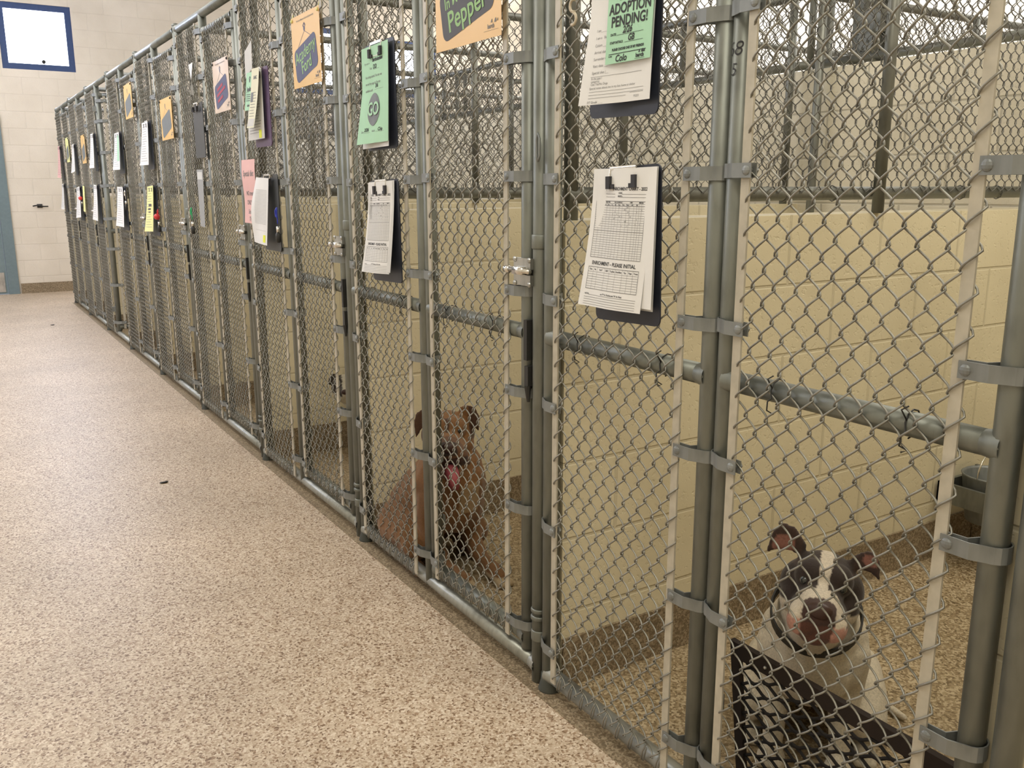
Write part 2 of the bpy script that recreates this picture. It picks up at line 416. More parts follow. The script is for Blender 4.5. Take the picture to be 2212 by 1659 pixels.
# kennel block walls
for k in range(-1, NK):
    y = 1.735 + MOD * k
    struct('wall_divider', MB().box(FX + 0.026, BACKX, y, y + 0.14, 0, 1.205), M['wall_div'], 'cream painted block divider between two kennels')
    b = MB(); b.box(FX + 0.027, BACKX, y - 0.008, y - 0.0005, 0.0, 0.14); b.box(FX + 0.05, BACKX, y + 0.1405, y + 0.148, 0.0, 0.14)
    struct('baseboard_divider', b, M['base'], 'brown speckled cove base of a kennel divider')
struct('wall_back', MB().box(BACKX, BACKX + 0.15, RY0, 1.735 + MOD * (NK - 1) + .14, 0, 1.80), M['wall_back'], 'cream block wall at the back of the kennels')
bb = MB()
for k in range(-1, NK):
    y1 = 1.735 + MOD * k; bb.box(BACKX - 0.008, BACKX - 0.0005, y1 - MOD + 0.15, y1 - 0.01, 0.0, 0.14)
struct('baseboard_back', bb, M['base'], 'brown speckled cove base of the kennel back wall')
cu = MB()
for k in range(-1, NK):
    y1 = 1.735 + MOD * k; cu.box(3.05, BACKX - 0.009, y1 - MOD + 0.15, y1 - 0.01, 0.0, 0.15)
struct('trim_2', cu, M['base'], 'low speckled curb along the foot of the kennel back wall')
# painted service pipe line on the back wall
o = struct('trim_1', MB().box(BACKX - 0.012, BACKX - 0.0005, 0.6, 1.72, 1.335, 1.36), M['wall_back'], 'thin horizontal ledge on the kennel back wall')

# ------------------------------------------------------------------ chain link
def chain(w, h, W=0.0466, H=0.0577, r=0.0019, sides=5, ppp=10, n0=0.0068, e=0.0030):
    """woven wires: local s along +x, z up, n along -y ; starts at 0,0"""
    mb = MB(); nw = int(round(w / (W / 2))); W2 = w / nw; half = W2
    per = int(h / H)
    for i in range(nw):
        pts = []
        ph = 0.0 if i % 2 == 0 else 0.5
        x0 = i * half; z0 = -ph * H
        for j in range(per * ppp + ppp):
            t = j / ppp; z = z0 + t * H
            if z < -0.001 or z > h + 0.001: continue
            u = t % 1.0
            tri = 2 * u if u < 0.5 else 2 - 2 * u          # 0..1..0
            sm = 0.5 - 0.5 * math.cos(PI * tri)
            q = 0.62 * tri + 0.38 * sm
            s = x0 - e + (half + 2 * e) * q
            nn = math.sin(2 * PI * u)
            nn = math.copysign(abs(nn) ** 0.75, nn) * n0
            pts.append((s, -nn, z))
        if len(pts) > 2: mb.tube(pts, r, sides, cap=False)
    return mb

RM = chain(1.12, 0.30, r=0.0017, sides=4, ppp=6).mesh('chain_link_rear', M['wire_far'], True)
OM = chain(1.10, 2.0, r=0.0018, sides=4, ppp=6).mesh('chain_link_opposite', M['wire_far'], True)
WS = -1   # local +x of the wire panels runs towards -Y on the front
MROT = (0, 0, -PI / 2)   # +x -> -Y , -y -> -X

PR = 0.0205
def pipe_mesh(name, z0, z1, r=PR, mat='pipe', cap_top=False, collar=None):
    mb = MB(); mb.tube([(0, 0, z0), (0, 0, z1)], r, 20)
    if cap_top: mb.sphere((0, 0, z1), r * 1.08, 16, 8, (1, 1, .6))
    for zc, hh, rr in (collar or []):
        mb.tube([(0, 0, zc - hh / 2), (0, 0, zc - hh / 2 + .003), (0, 0, zc + hh / 2 - .003), (0, 0, zc + hh / 2)], [rr * .94, rr, rr, rr * .94], 20)
    return mb.mesh(name, M[mat], True)

POST_N = pipe_mesh('post', 0.0, 2.155, collar=[(1.155, 0.034, PR * 1.16), (0.185, 0.012, PR * 1.18), (0.205, 0.012, PR * 1.15), (0.135, .03, PR * 1.1)], cap_top=True)
POST_F = pipe_mesh('post', 0.012, 2.13, cap_top=True)
POST_M = pipe_mesh('post', 0.035, 2.13)
STILE = pipe_mesh('gate_stile', 0.075, 2.055, r=0.0195)
FOOT = MB().tube([(0, 0, 0.0), (0, 0, 0.006), (0, 0, .03), (0, 0, 0.048)], [0.031, 0.030, 0.0235, 0.0225], 20).mesh('post_foot', M['foot'], True)

def rail_mesh(name, L, r=PR, mat='pipe'):
    mb = MB(); mb.tube([(0, 0, 0), (0, L, 0)], r, 18)
    # saddle flare where the rail meets each post
    mb.tube([(0, 0.0, 0), (0, 0.03, 0)], [r * 1.22, r], 18, cap=False); mb.tube([(0, L - 0.03, 0), (0, L, 0)], [r, r * 1.22], 18, cap=False)
    return mb.mesh(name, M[mat], True)

# tension band: U strap around the pipe at origin, tongue towards +y (dirn=1) or -y, bolt at its end
def band_mesh(dirn, reach=0.062, sc=1.0, r=PR):
    mb = MB(); hh = 0.0125; R = r + 0.0022; n = 10; xo = -0.026
    prof = []
    a0 = -PI / 2; pts = []
    # strap path in plan (x,y): front tongue -> around the pipe -> back tongue
    bx = -0.019; fx = -0.0325
    path = [(fx, dirn * reach), (fx, dirn * 0.018)]
    for i in range(n + 1):
        a = math.radians(225 - 270 * i / n) if dirn > 0 else math.radians(-225 + 270 * i / n)
        # around the side away from the mesh
        a = math.radians(180 + (-1) * dirn * -0) if False else a
        path.append((R * math.cos(math.radians(200) + 0) , 0)) if False else None
    path = [p for p in path if p]
    for i in range(n + 1):
        t = i / n
        ang = PI + dirn * (0.15 + t * (PI + 0.7))      # from front (x=-R) around the far side
        path.append((R * math.cos(ang), R * math.sin(ang) * 1.0))
    path += [(bx + 0.002, dirn * 0.03), (bx, dirn * reach)]
    th = 0.0011
    vs = []; fs = []
    for i, (x, y) in enumerate(path):
        if i == 0: dx, dy = path[1][0] - x, path[1][1] - y
        elif i == len(path) - 1: dx, dy = x - path[-2][0], y - path[-2][1]
        else: dx, dy = path[i + 1][0] - path[i - 1][0], path[i + 1][1] - path[i - 1][1]
        l = math.hypot(dx, dy) or 1; nx, ny = -dy / l * th, dx / l * th
        for (sx, z) in ((1, -hh), (1, hh), (-1, hh), (-1, -hh)):
            vs.append((x + nx * sx, y + ny * sx, z))
    for i in range(len(path) - 1):
        for j in range(4):
            a = i * 4 + j; b = i * 4 + (j + 1) % 4; fs.append((a, b, b + 4, a + 4))
    fs.append((3, 2, 1, 0)); m = len(path) * 4; fs.append((m - 4, m - 3, m - 2, m - 1))
    mb.add(vs, fs)
    # carriage bolt and nut
    yb = dirn * (reach - 0.011)
    mb.tube([(fx - 0.001, yb, 0), (bx + 0.012, yb, 0)], 0.0035, 8)
    mb.sphere((fx - 0.001, yb, 0), 0.0088, 12, 6, (.45, 1, 1)); mb.tube([(bx + 0.002, yb, 0), (bx + 0.009, yb, 0)], 0.0075, 6)
    return mb.mesh('tension_band', M['band'], False)

BAND = {1: band_mesh(1), -1: band_mesh(-1)}
BARM = MB().box(-0.0022, 0.0022, -0.0095, 0.0095, 0.05, 2.09).mesh('tension_bar', M['bar'])
BARG = MB().box(-0.0022, 0.0022, -0.0095, 0.0095, 0.09, 2.03).mesh('tension_bar', M['bar'])
ZB = [0.14, 0.465, 0.775, 1.03, 1.305, 1.575, 1.83, 2.045]
# wrap ends of the mesh over a bottom rail
def wraps(L, zc, n):
    mb = MB()
    for i in range(n):
        s = (i + .5) / n * L
        x = -0.022
        mb.tube([(x - .004, -s - .010, zc + .034), (x - .007, -s - .002, zc + .012), (x - .006, -s + .003, zc - .008), (x - .002, -s + .001, zc - .014), (x - .003, -s - .005, zc + .004), (x - .005, -s - .012, zc + .026)], 0.0019, 5)
    return mb
def shifted(mb, dx=0, dy=0, dz=0, rot=False):
    for v in mb.v: pass
    mb.v = [((-y if rot else x) + dx, (x if rot else y) + dy, z + dz) for x, y, z in mb.v]; return mb
def front_mesh(h, zc, zoff):
    mb = chain(0.425, h); w = shifted(wraps(0.42, zc, 9), 0, 0, -zoff)
    # the panel runs along +x, the wraps along -y : turn them
    w.v = [(-y, x + 0.026, z) for x, y, z in w.v]
    return mb.add(w.v, w.f)
FM = front_mesh(2.03, 0.05, 0.06).mesh('chain_link_front', M['wire'], True)
FMs = front_mesh(1.955, 0.105, 0.10).mesh('chain_link_gate', M['wire'], True)
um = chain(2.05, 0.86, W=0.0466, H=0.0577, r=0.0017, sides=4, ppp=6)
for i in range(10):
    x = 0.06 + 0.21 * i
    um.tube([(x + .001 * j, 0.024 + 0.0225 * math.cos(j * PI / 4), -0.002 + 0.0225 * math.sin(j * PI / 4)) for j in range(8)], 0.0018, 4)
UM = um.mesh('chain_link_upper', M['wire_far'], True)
def tie_mesh():
    mb = MB(); R = PR + 0.003; mb.tube([(-R - .008, 0.0, -.012)] + [(R * math.cos(a), 0.0012 * i, R * math.sin(a)) for i, a in enumerate([math.radians(200 - 36 * q) for q in range(9)])], 0.0014, 5)
    mb.tube([(-R - .008, 0.0, -.012), (-R - .002, .006, -.030), (-R + .004, -.004, -.036), (-R, .004, -.040)], 0.0014, 5)
    mb.tube([(-R * .9, 0, .010), (-R - .004, .006, .026), (-R, -.003, .033)], 0.0014, 5)
    return mb.mesh('wire_tie', M['dark'], True)
TIE = tie_mesh()

RAIL_FULL = rail_mesh('sill_rail', 1.155, mat='sill'); RAIL_TOP = rail_mesh('top_rail', 1.155, r=0.021)
RAIL_FIX = rail_mesh('mid_rail', 0.53); RAIL_GATE = rail_mesh('gate_rail', 0.525, r=0.0195)

FRAME_LABELS = [
    'nearest kennel front, its wire panel holding the two big navy clipboards',
    'kennel front whose wire panel holds the green GO clipboard',
    'kennel front whose wire panel holds a pink sheet and a purple clipboard',
    'kennel front whose wire panel holds a blank grey plastic sheet and green clip',
    'kennel front whose wire panel holds the bright yellow form',
    'kennel front just nearer than the gate left open',
    'kennel front with thin clipboards, carrying the gate left open',
    'kennel front second from the far end of the row',
    'kennel front at the far end of the row, ending at the corner']
GATE_LABELS = [
    'nearest chain-link kennel gate, the white and brown dog sitting behind it',
    'chain-link kennel gate with the large orange sign cut off by the picture top',
    'chain-link kennel gate with the orange sign of a green-lettered hanging tag',
    'chain-link kennel gate with the pale sign of a red-lettered tag',
    'chain-link kennel gate with an orange sign beside the yellow form',
    'chain-link kennel gate with an orange sign high near its top rail',
    'open kennel gate swung inward, cream wall visible through its gap',
    'far chain-link kennel gate with a small orange sign',
    'farthest chain-link kennel gate with a small yellow sign']

for k in range(NK):
    yn = NEAR0 + MOD * k; ym = yn + 0.623; yf = yn + 1.155
    root = empty('kennel_bay', (FX, yn, 0), FRAME_LABELS[k], 'kennel frame', 'kennel fronts along the aisle')
    P = lambda nm, me, y=0, z=0, rot=None, x=0: link(nm, me, root, (x, y, z), rot)
    P('post', POST_N); P('post', POST_M, 0.623); pf = P('post', POST_F, 1.155)
    link('post_foot', FOOT, pf, (0, 0, 0))
    P('top_rail', RAIL_TOP, 0, 2.13); P('sill_rail', RAIL_FULL, 0, 0.045)
    mr = P('mid_rail', RAIL_FIX, 0.623, ZMID)
    P('tension_bar', BARM, 0.623 + 0.062, 0, x=-0.026); P('tension_bar', BARM, 1.155 - 0.052, 0, x=-0.026)
    P('chain_link_mesh', FM, 0.623 + 0.055 + 0.425, 0.06, MROT, x=-0.026)
    for z in ZB:
        P('tension_band', BAND[1], 0.623, z); P('tension_band', BAND[-1], 1.155, z - 0.005)
    for ty in (0.12, 0.40): link('wire_tie', TIE, mr, (0, ty, 0))
    # ------------- gate
    hinge_y = ym - 0.043; ln = 0.527
    g = empty('kennel_gate', (FX, hinge_y, 0), GATE_LABELS[k], 'kennel gate', 'chain-link gates along the aisle')
    if k == 6: g.rotation_euler = (0, 0, math.radians(82))
    G = lambda nm, me, y=0, z=0, rot=None, x=0: link(nm, me, g, (x, y, z), rot)
    G('gate_stile', STILE); G('gate_stile', STILE, -ln)
    G('gate_rail', RAIL_GATE, -ln, 0.105); G('gate_rail', RAIL_GATE, -ln, 2.04); gm = G('gate_rail', RAIL_GATE, -ln, ZMID)
    G('tension_bar', BARG, -0.045, 0, x=-0.026); G('tension_bar', BARG, -ln + 0.065, 0, x=-0.026)
    G('chain_link_mesh', FMs, -0.05, 0.10, MROT, x=-0.026)
    for z in ZB[:-1] + [1.99]:
        G('tension_band', BAND[-1], 0, z + 0.004); G('tension_band', BAND[1], -ln, z + 0.003)
    for ty in (0.14, 0.40): link('wire_tie', TIE, gm, (0, ty, 0))
    for z in (0.26, 1.93):
        hm = MB(); hm.box(0.0, 0.024, -0.012, 0.05, z - 0.02, z + 0.02); hm.tube([(0.022, 0.021, z - 0.03), (0.022, 0.021, z + 0.03)], 0.008, 10)
        hm.build('hinge', M['band'], g)
    if k:
        # slide latch near the latch post
        lt = MB(); z = 1.085; y = -ln
        lt.box(-0.030, -0.0205, y - 0.050, y + 0.024, z + 0.004, z + 0.030); lt.box(-0.030, -0.0205, y - 0.050, y + 0.024, z - 0.036, z - 0.010)
        lt.box(-0.026, -0.0205, y - 0.006, y + 0.010, z - 0.010, z + 0.004)
        for (a, b_) in ((0.018, 0.026), (-0.046, 0.026), (0.018, -0.032), (-0.046, -0.032)):
            lt.sphere((-0.031, y + a, z + b_), 0.007, 8, 5, (.5, 1, 1))
        lo = lt.build('latch', M['steel'], g)
        bt = MB(); bt.tube([(-0.036, y + 0.050, z), (-0.036, y - 0.056, z)], 0.0065, 10); bt.tube([(-0.036, y + 0.052, z), (-0.036, y + 0.034, z)], 0.0095, 8)
        bt.box(-0.044, -0.028, y - 0.03, y + 0.012, z - 0.009, z + 0.009)
        bt.build('latch_bolt', M['chrome'], lo, True)
    if k:
        fk = MB(); fk.box(-0.028, 0.002, y - 0.032, y - 0.018, 0.865, 0.965); fk.box(-0.026, 0.0, y - 0.034, y - 0.018, 0.80, 0.85)
        fk.tube([(-0.022, y - 0.027, 0.80), (-0.022, y - 0.030, 0.76)], [0.009, 0.004], 8)
        fk.build('drop_fork', M['dark'], g)

# handwriting on the nearest gate stile
tm = MB()
for s_, z, sz in (('68', 1.512, 0.034), ('5', 1.478, 0.030)):
    vs, fs = text_mesh(s_, sz, -0.0004, 0.2)
    out = []
    for x, y, _ in vs:
        th = (x - 0.004) / 0.0195; out.append((-0.0203 * math.cos(th), -0.527 * 0 - 0.0203 * math.sin(th), z + y))
    tm.add(out, fs)
g0 = [o for o in C.objects if o.name == 'kennel_gate'][0]
tm.build('marker_writing', M['ink'], g0)
# collar couplings on near posts are in the post mesh; small carabiner snap on the nearest frame
o = MB().tube([(0, 0, 0), (0.0, 0.006, .012), (0, 0.006, .05), (0, 0, .062), (0, -0.006, .05), (0, -0.006, .012), (0, 0, 0)], 0.0028, 8).build('snap_hook', M['band'], None, True)
o.location = (FX - 0.030, 1.768, 1.34); tag(o, 'small grey snap hook beside the post above the nearest clipboard', 'hook')

# ------------------------------------------------------------------ upper divider panels
UPR = pipe_mesh('upright', 1.205, 2.144, r=0.0175, mat='pipe_dark')
URAIL = MB().tube([(0, 0, 0), (2.12, 0, 0)], 0.0195, 14).mesh('divider_rail', M['pipe_dark'], True)
DL = ['between the nearest kennel and the GO clipboard kennel', 'beyond the brown dog', 'beyond the orange sign of the green-lettered tag', 'beyond the red-lettered sign',
      'fifth along the row', 'sixth along the row', 'seventh along the row', 'eighth along the row', 'at the far end of the row']
for side in (0, 1):
    for k in range(NK):
        y = 1.765 + MOD * k; x0 = FX + 0.05 if side == 0 else BACKX + 0.17
        if side == 0:
            r = empty('divider_panel', (x0, y, 1.205), 'upper chain-link panel on the block divider, ' + DL[k], 'fence panel', 'chain-link panels on top of the dividers')
        else:
            r = empty('divider_panel', (x0, y, 0), 'chain-link divider panel of the kennel row beyond the back wall', 'fence panel', 'dividers of the kennels beyond the back wall')
        dz = -1.205 if side == 0 else 0
        link('divider_rail', URAIL, r, (0, 0, 1.263 + dz)); link('divider_rail', URAIL, r, (0, 0, 2.144 + dz))
        link('chain_link_mesh', UM, r, (0.04, -0.024, 1.265 + dz))
        for xx in (0.012, 1.107, 2.10):
            link('upright', UPR, r, (xx, -0.0375, dz) if xx > 1 and xx < 1.5 else (xx, 0, dz))
# rear fence on top of the back wall, and the front of the opposite row
RRAIL = MB().tube([(0, 0, 0), (0, 1.196, 0)], 0.0195, 14).mesh('fence_rail', M['pipe_dark'], True)
RUP = pipe_mesh('upright', 1.80, 2.144, r=0.017, mat='pipe_dark')
OUP = pipe_mesh('upright', 0.0, 2.144, r=0.019, mat='pipe_dark')
ROT_Y = (0, 0, PI / 2)
for k in range(-1, NK):
    y = 1.765 + MOD * (k - 1)
    r = empty('rear_fence_panel', (BACKX + 0.065, y + 0.002, 1.80), 'low chain-link panel standing on the kennel back wall', 'fence panel', 'chain-link panels on the back wall')
    link('fence_rail', RRAIL, r, (0, 0, 0.034)); link('fence_rail', RRAIL, r, (0, 0, 0.344))
    link('chain_link_mesh', RM, r, (-0.03, 0.04, 0.036), ROT_Y)
    link('upright', RUP, r, (0, 0.0, -1.80)); link('upright', RUP, r, (0, 0.86, -1.80))
    if k >= 0:
        r = empty('opposite_fence_panel', (5.80, y + .002, 0), 'chain-link front of the kennel row beyond the back wall', 'fence panel', 'kennel fronts beyond the back wall')
        for z in (0.05, 0.93, 2.1): link('fence_rail', RRAIL, r, (0, 0, z))
        link('chain_link_mesh', OM, r, (-0.03, 0.05, 0.06), ROT_Y)
        link('upright', OUP, r, (0, 0, 0)); link('upright', OUP, r, (0, 0.6, 0))
# tall bracketed post and door pulley housing at the rear wall of the nearest kennels
r = empty('guillotine_door_track', (BACKX - 0.05, 2.82, 0.0), 'dark steel post and hoist bracket at the kennel back wall', 'door track')
mb = MB(); mb.tube([(0, 0, 0.151), (0, 0, 2.6)], 0.019, 14); mb.build('post', M['pipe_dark'], r, True)
mb = MB(); mb.box(0.14, 0.18, -0.10, -0.05, 1.81, 2.6); mb.box(0.14, 0.18, -0.22, -0.18, 1.81, 2.6); mb.box(0.13, 0.17, -0.24, 0.02, 1.82, 1.86)
mb.build('track', M['pipe_dark'], r)
mb = MB(); mb.box(0.10, 0.18, -0.22, -0.10, 1.93, 2.02); mb.tube([(0.09, -0.16, 1.90), (0.19, -0.16, 1.90)], 0.045, 14); mb.build('pulley_bracket', M['pipe_dark'], r)

# ------------------------------------------------------------------ dogs
def remesh(mb, voxel, smooth_it, name):
    me = bpy.data.meshes.new('tmp'); me.from_pydata([tuple(v) for v in mb.v], [], mb.f); me.update()
    o = bpy.data.objects.new('tmp', me); C.objects.link(o)
    m = o.modifiers.new('r', 'REMESH'); m.mode = 'VOXEL'; m.voxel_size = voxel
    s = o.modifiers.new('s', 'SMOOTH'); s.iterations = smooth_it; s.factor = 0.5
    dg = bpy.context.evaluated_depsgraph_get(); dg.update()
    nm = bpy.data.meshes.new_from_object(o.evaluated_get(dg)); nm.name = name
    bpy.data.objects.remove(o); bpy.data.meshes.remove(me)
    nm.polygons.foreach_set('use_smooth', [True] * len(nm.polygons))
    return nm

def limb(mb, pts):
    """pts: list of (x,y,z,r): chain of overlapping spheres"""
    for (a, b) in zip(pts[:-1], pts[1:]):
        A = Vector(a[:3]); B = Vector(b[:3]); L = (B - A).length; n = max(2, int(L / (min(a[3], b[3]) * 0.35)))
        for i in range(n + 1):
            t = i / n; mb.sphere(A.lerp(B, t), a[3] + (b[3] - a[3]) * t, 12, 8)

def sphere_s(mb, c, r, sc=(1, 1, 1), mat=None): mb.sphere(c, r, 16, 12, sc, mat)

def ear_pts(mb, pts, th):
    """flap from (point, half width direction) cross sections"""
    vs = []; fs = []
    for (p, w, n) in pts:
        p = Vector(p); w = Vector(w); n = Vector(n).normalized() * th
        for q in (p - w - n * .6, p + w - n * .6, p + w + n * .6, p - w + n * .6): vs.append(q)
    for i in range(len(pts) - 1):
        for j in range(4):
            a = i * 4 + j; b = i * 4 + (j + 1) % 4; fs.append((a, b, b + 4, a + 4))
    fs.append((3, 2, 1, 0)); m = len(pts) * 4; fs.append((m - 4, m - 3, m - 2, m - 1))
    mb.add(vs, fs)

def dog(label, root, heading, head_pos, head_f, head_roll, S, HS, coat_fn, ears='fold', mouth=False, collar=True, hind=True, legs=None, voxel=0.007, bulk=1.0, width=1.0):
    """root: ground point below the shoulders; heading: ground direction; head_pos world; head_f world direction of the muzzle"""
    R = Vector((root[0], root[1], 0)); hx = Vector((heading[0], heading[1], 0)).normalized(); hy = Vector((-hx.y, hx.x, 0)); hz = Vector((0, 0, 1))
    B = lambda x, y, z: R + hx * (x * S) + hy * (y * S * width) + hz * (z * S)
    mb = MB()
    def L(*pts): limb(mb, [(*B(p[0], p[1], p[2]), p[3] * S * (bulk if p[3] > .07 else 1)) for p in pts])
    F = Vector(head_f).normalized(); SD = hz.cross(F).normalized(); U = F.cross(SD)
    c, s_ = math.cos(head_roll), math.sin(head_roll); SD, U = SD * c + U * s_, U * c - SD * s_
    HP = Vector(head_pos)
    HM = Matrix((F, SD, U)).transposed()      # columns f, side(left), up
    H = lambda f, s, u: HP + F * (f * HS) + SD * (s * HS) + U * (u * HS)
    # body
    L((-.24, 0, .10, .095), (-.17, 0, .17, .11), (-.06, 0, .26, .11), (.03, 0, .33, .105), (.06, 0, .37, .09))
    L((.05, 0, .25, .10), (.07, 0, .33, .095)); L((.02, .05, .31, .075), (.04, .055, .26, .07)); L((.02, -.05, .31, .075), (.04, -.055, .26, .07))
    nk = H(-0.045, 0, -0.035); limb(mb, [(*B(.05, 0, .37), .088 * S), (*nk, .068 * HS)])
    nk2 = H(-0.01, 0, -0.055); limb(mb, [(*B(.08, 0, .33), .07 * S), (*nk2, .052 * HS)])
    for sg in (1, -1):
        if hind:
            L((-.17, sg * .09, .12, .085), (-.05, sg * .125, .13, .06), (.0, sg * .135, .10, .05)); L((.0, sg * .135, .10, .045), (-.10, sg * .135, .04, .032), (-.09, sg * .135, .025, .027), (.02, sg * .14, .022, .026))
            for t in (-.014, 0, .014): L((.02, sg * .14 + t, .018, .014), (.045, sg * .14 + t * 1.2, .014, .012))
        lg = (legs or {}).get(sg, [(.04, .075, .28, .058), (.015, .082, .19, .043), (.06, .078, .09, .027), (.075, .078, .04, .024), (.09, .078, .026, .028)])
        L(*[(p[0], sg * p[1], p[2], p[3]) for p in lg])
        e = lg[-1]
        for t in (-.021, -.007, .007, .021): L((e[0] + .005, sg * e[1] + t, .018, .014), (e[0] + .036, sg * e[1] + t * 1.1, .013, .012))
    L((-.27, 0, .06, .035), (-.29, .08, .026, .022), (-.25, .17, .018, .015), (-.19, .24, .014, .009))
    # head
    def HB(f, s, u, r, sc=(1, 1, 1)): sphere_s(mb, H(f, s, u), r * HS, sc, HM)
    HB(-.012, 0, .012, .064, (1.0, 1.03, .86)); HB(-.02, .030, -.008, .052); HB(-.02, -.030, -.008, .052)
    HB(.030, .022, .024, .034); HB(.030, -.022, .024, .034)
    HB(.002, .050, -.034, .034, (1.1, .8, 1)); HB(.002, -.050, -.034, .034, (1.1, .8, 1))
    for i in range(7):
        t = i / 6; HB(.045 + .070 * t, 0, -.006 - .014 * t, .041 - .004 * t, (1, 1.0, .80))
    for sg in (1, -1):
        for i in range(5):
            t = i / 4; HB(.05 + .062 * t, sg * (.023 + .003 * t), -.034 - .008 * t, .030)
    jd = .028 if mouth else .0
    for i in range(5):
        t = i / 4; HB(.02 + .078 * t, 0, -.058 - .012 * t - jd * (.3 + t * .7), .036 - .010 * t, (1, 1.1, .72))
    HB(.136, 0, -.010, .0175, (.9, 1.3, .9))
    for sg in (1, -1):
        if ears == 'mixed':
            k_ = 1.28 if sg < 0 else 1.0
            E = lambda f_, s__, u_: H(f_, sg * (.042 + (s__ - .042) * k_), .046 + (u_ - .046) * k_ + (.006 if sg < 0 else 0))
            ear_pts(mb, [(E(-.012, .042, .046), U * .020 * HS, F), (E(-.004, .056, .064), (U * .022 + SD * sg * .006) * HS * k_, F), (E(.0, .074, .070), (U * .021 + SD * sg * .008) * HS * k_, F),
                         (E(.006, .090, .060), (U * .013 + SD * sg * .006) * HS * k_, F), (E(.012, .100, .042), U * .005 * HS, F)], .0065 * HS)
        elif ears == 'flat':
            ear_pts(mb, [(H(-.012, sg * .040, .058), U * .016 * HS, F), (H(-.004, sg * .062, .062), U * .021 * HS, F), (H(.004, sg * .080, .050), (U * .023 + SD * sg * .008) * HS, F),
                         (H(.012, sg * .092, .026), (U * .017 + SD * sg * .008) * HS, F), (H(.016, sg * .096, .002), U * .006 * HS, F)], .0075 * HS)
        else:
            ear_pts(mb, [(H(-.015, sg * .040, .046), SD * .024 * HS, F), (H(-.02, sg * .052, .08), SD * .015 * HS, F), (H(-.022, sg * .060, .112), SD * .004 * HS, F)], .006 * HS)
    me = remesh(mb, voxel, 4, 'dog')
    ca = me.color_attributes.new('coat', 'FLOAT_COLOR', 'POINT')
    inv = HM.inverted()
    for i, v in enumerate(me.vertices):
        q = inv @ (v.co - HP) / HS; w = v.co - R
        b = (w.dot(hx) / S, w.dot(hy) / S, w.z / S)
        ca.data[i].color = (*coat_fn(q, b, q.length < .17 and q.x > -.07), 1)
    me.materials.append(M['coat'])
    o = link('dog', me); o.name = 'dog'; tag(o, label, 'dog')
    for sg in (1, -1):
        MB().sphere(H(.053, sg * .034, .018), .0105 * HS, 14, 10).build('eye', M['eye'], o, True)
    n = MB(); n.sphere(H(.148, 0, -.006), .0165 * HS, 16, 10, (.7, 1.4, .95), HM)
    n.build('nose', M['nose'], o, True)
    if mouth:
        t = MB(); pts = [H(.095, 0, -.066), H(.132, 0, -.066), H(.150, .003, -.078), H(.156, .006, -.102), H(.152, .008, -.130)]
        vs = []; fs = []
        for i, p in enumerate(pts):
            w = (.018, .020, .021, .020, .012)[i] * HS; d = (U * .004 if i < 2 else F * .004) * HS
            vs += [p - SD * w, p + d, p + SD * w, p - d]
        for i in range(len(pts) - 1):
            for j in range(4):
                a = i * 4 + j; b = i * 4 + (j + 1) % 4; fs.append((a, b, b + 4, a + 4))
        fs += [(3, 2, 1, 0), (16, 17, 18, 19)]; t.add(vs, fs); t.build('tongue', M['tongue'], o, True)
    if collar:
        a = B(.065, 0, .365).lerp(nk, 0.28); ax = (nk - B(.055, 0, .37)).normalized()
        ax = (ax + F * .10 + Vector((0, 0, .5))).normalized()
        u = ax.cross(Vector((0, 0, 1)) if abs(ax.z) < .9 else hx).normalized(); w = ax.cross(u)
        cb = MB(); rr = .094 * HS; hh = .015 * HS; n_ = 32; vs = []; fs = []
        for i in range(n_):
            t = 2 * PI * i / n_; d = u * math.cos(t) + w * math.sin(t)
            for (ri, h_) in ((rr, -hh), (rr, hh), (rr - .004, hh), (rr - .004, -hh)): vs.append(a + d * ri + ax * h_)
        for i in range(n_):
            for j in range(4):
                p0 = i * 4 + j; p1 = i * 4 + (j + 1) % 4; q = ((i + 1) % n_) * 4
                fs.append((p0, q + j, q + (j + 1) % 4, p1))
        cb.add(vs, fs); cb.build('collar', M['collar'], o, False)
    return o

def coat_white(q, b, head):
    white = (.64, .57, .44); dark = (.024, .012, .007); pink = (.50, .26, .20); liver = (.10, .035, .02)
    if head:
        x, y, z = q
        if x > .118 and abs(y) < .030 and z > -.034: return (.055, .024, .017)
        if x > .10 and abs(y) < .028 and -.085 < z <= -.034: return liver
        if x > .075 and .026 < abs(y) < .07 and -.075 < z < -.034: return pink
        if abs(y) > .050 and z > .030 and x < .03:
            c = .066 if y < 0 else .072
            d = math.hypot((abs(y) - (.086 if y < 0 else .078)) / 1.1, z - c)
            if d < (.020 if y < 0 else .012): return (.26, .11, .08)
            return (.045, .022, .014)
        blaze = .009 + abs(z - .030) * .10 + max(0, -z + .004) * .9
        if abs(y) > blaze and z > -.036 + (.0 if abs(y) > .034 else .014) and x < .082: return dark
        if abs(y) > .052 and z > -.034: return dark
        return (.62, .54, .42)
    return white

def coat_brown(q, b, head):
    br = (.19, .088, .028); dk = (.07, .028, .010); w = (.50, .42, .28)
    if head:
        x, y, z = q
        if x > .125 and abs(y) < .024 and z > -.03: return (.03, .018, .014)
        if z < -.040 and x > .05 and z > -.085: return (.04, .016, .010)
        if x > .095: return (.13, .055, .02)
        if abs(y) > .066 and z > -.02 and x > -.03: return dk
        if x > .03 and abs(y) < .006 and z > .02: return dk
        return (.22, .10, .030)
    if b[0] > .10 and abs(b[1]) < .035 and .24 < b[2] < .36: return (.36, .24, .12)
    if b[2] < .035 and b[0] > .10: return (.42, .32, .19)
    return br

def coat_patch(q, b, head):
    if head and abs(q.y) > .016 and q.z > -.035: return (.03, .022, .016)
    return (.50, .46, .35)

def coat_brindle(q, b, head): return (.05, .032, .022)

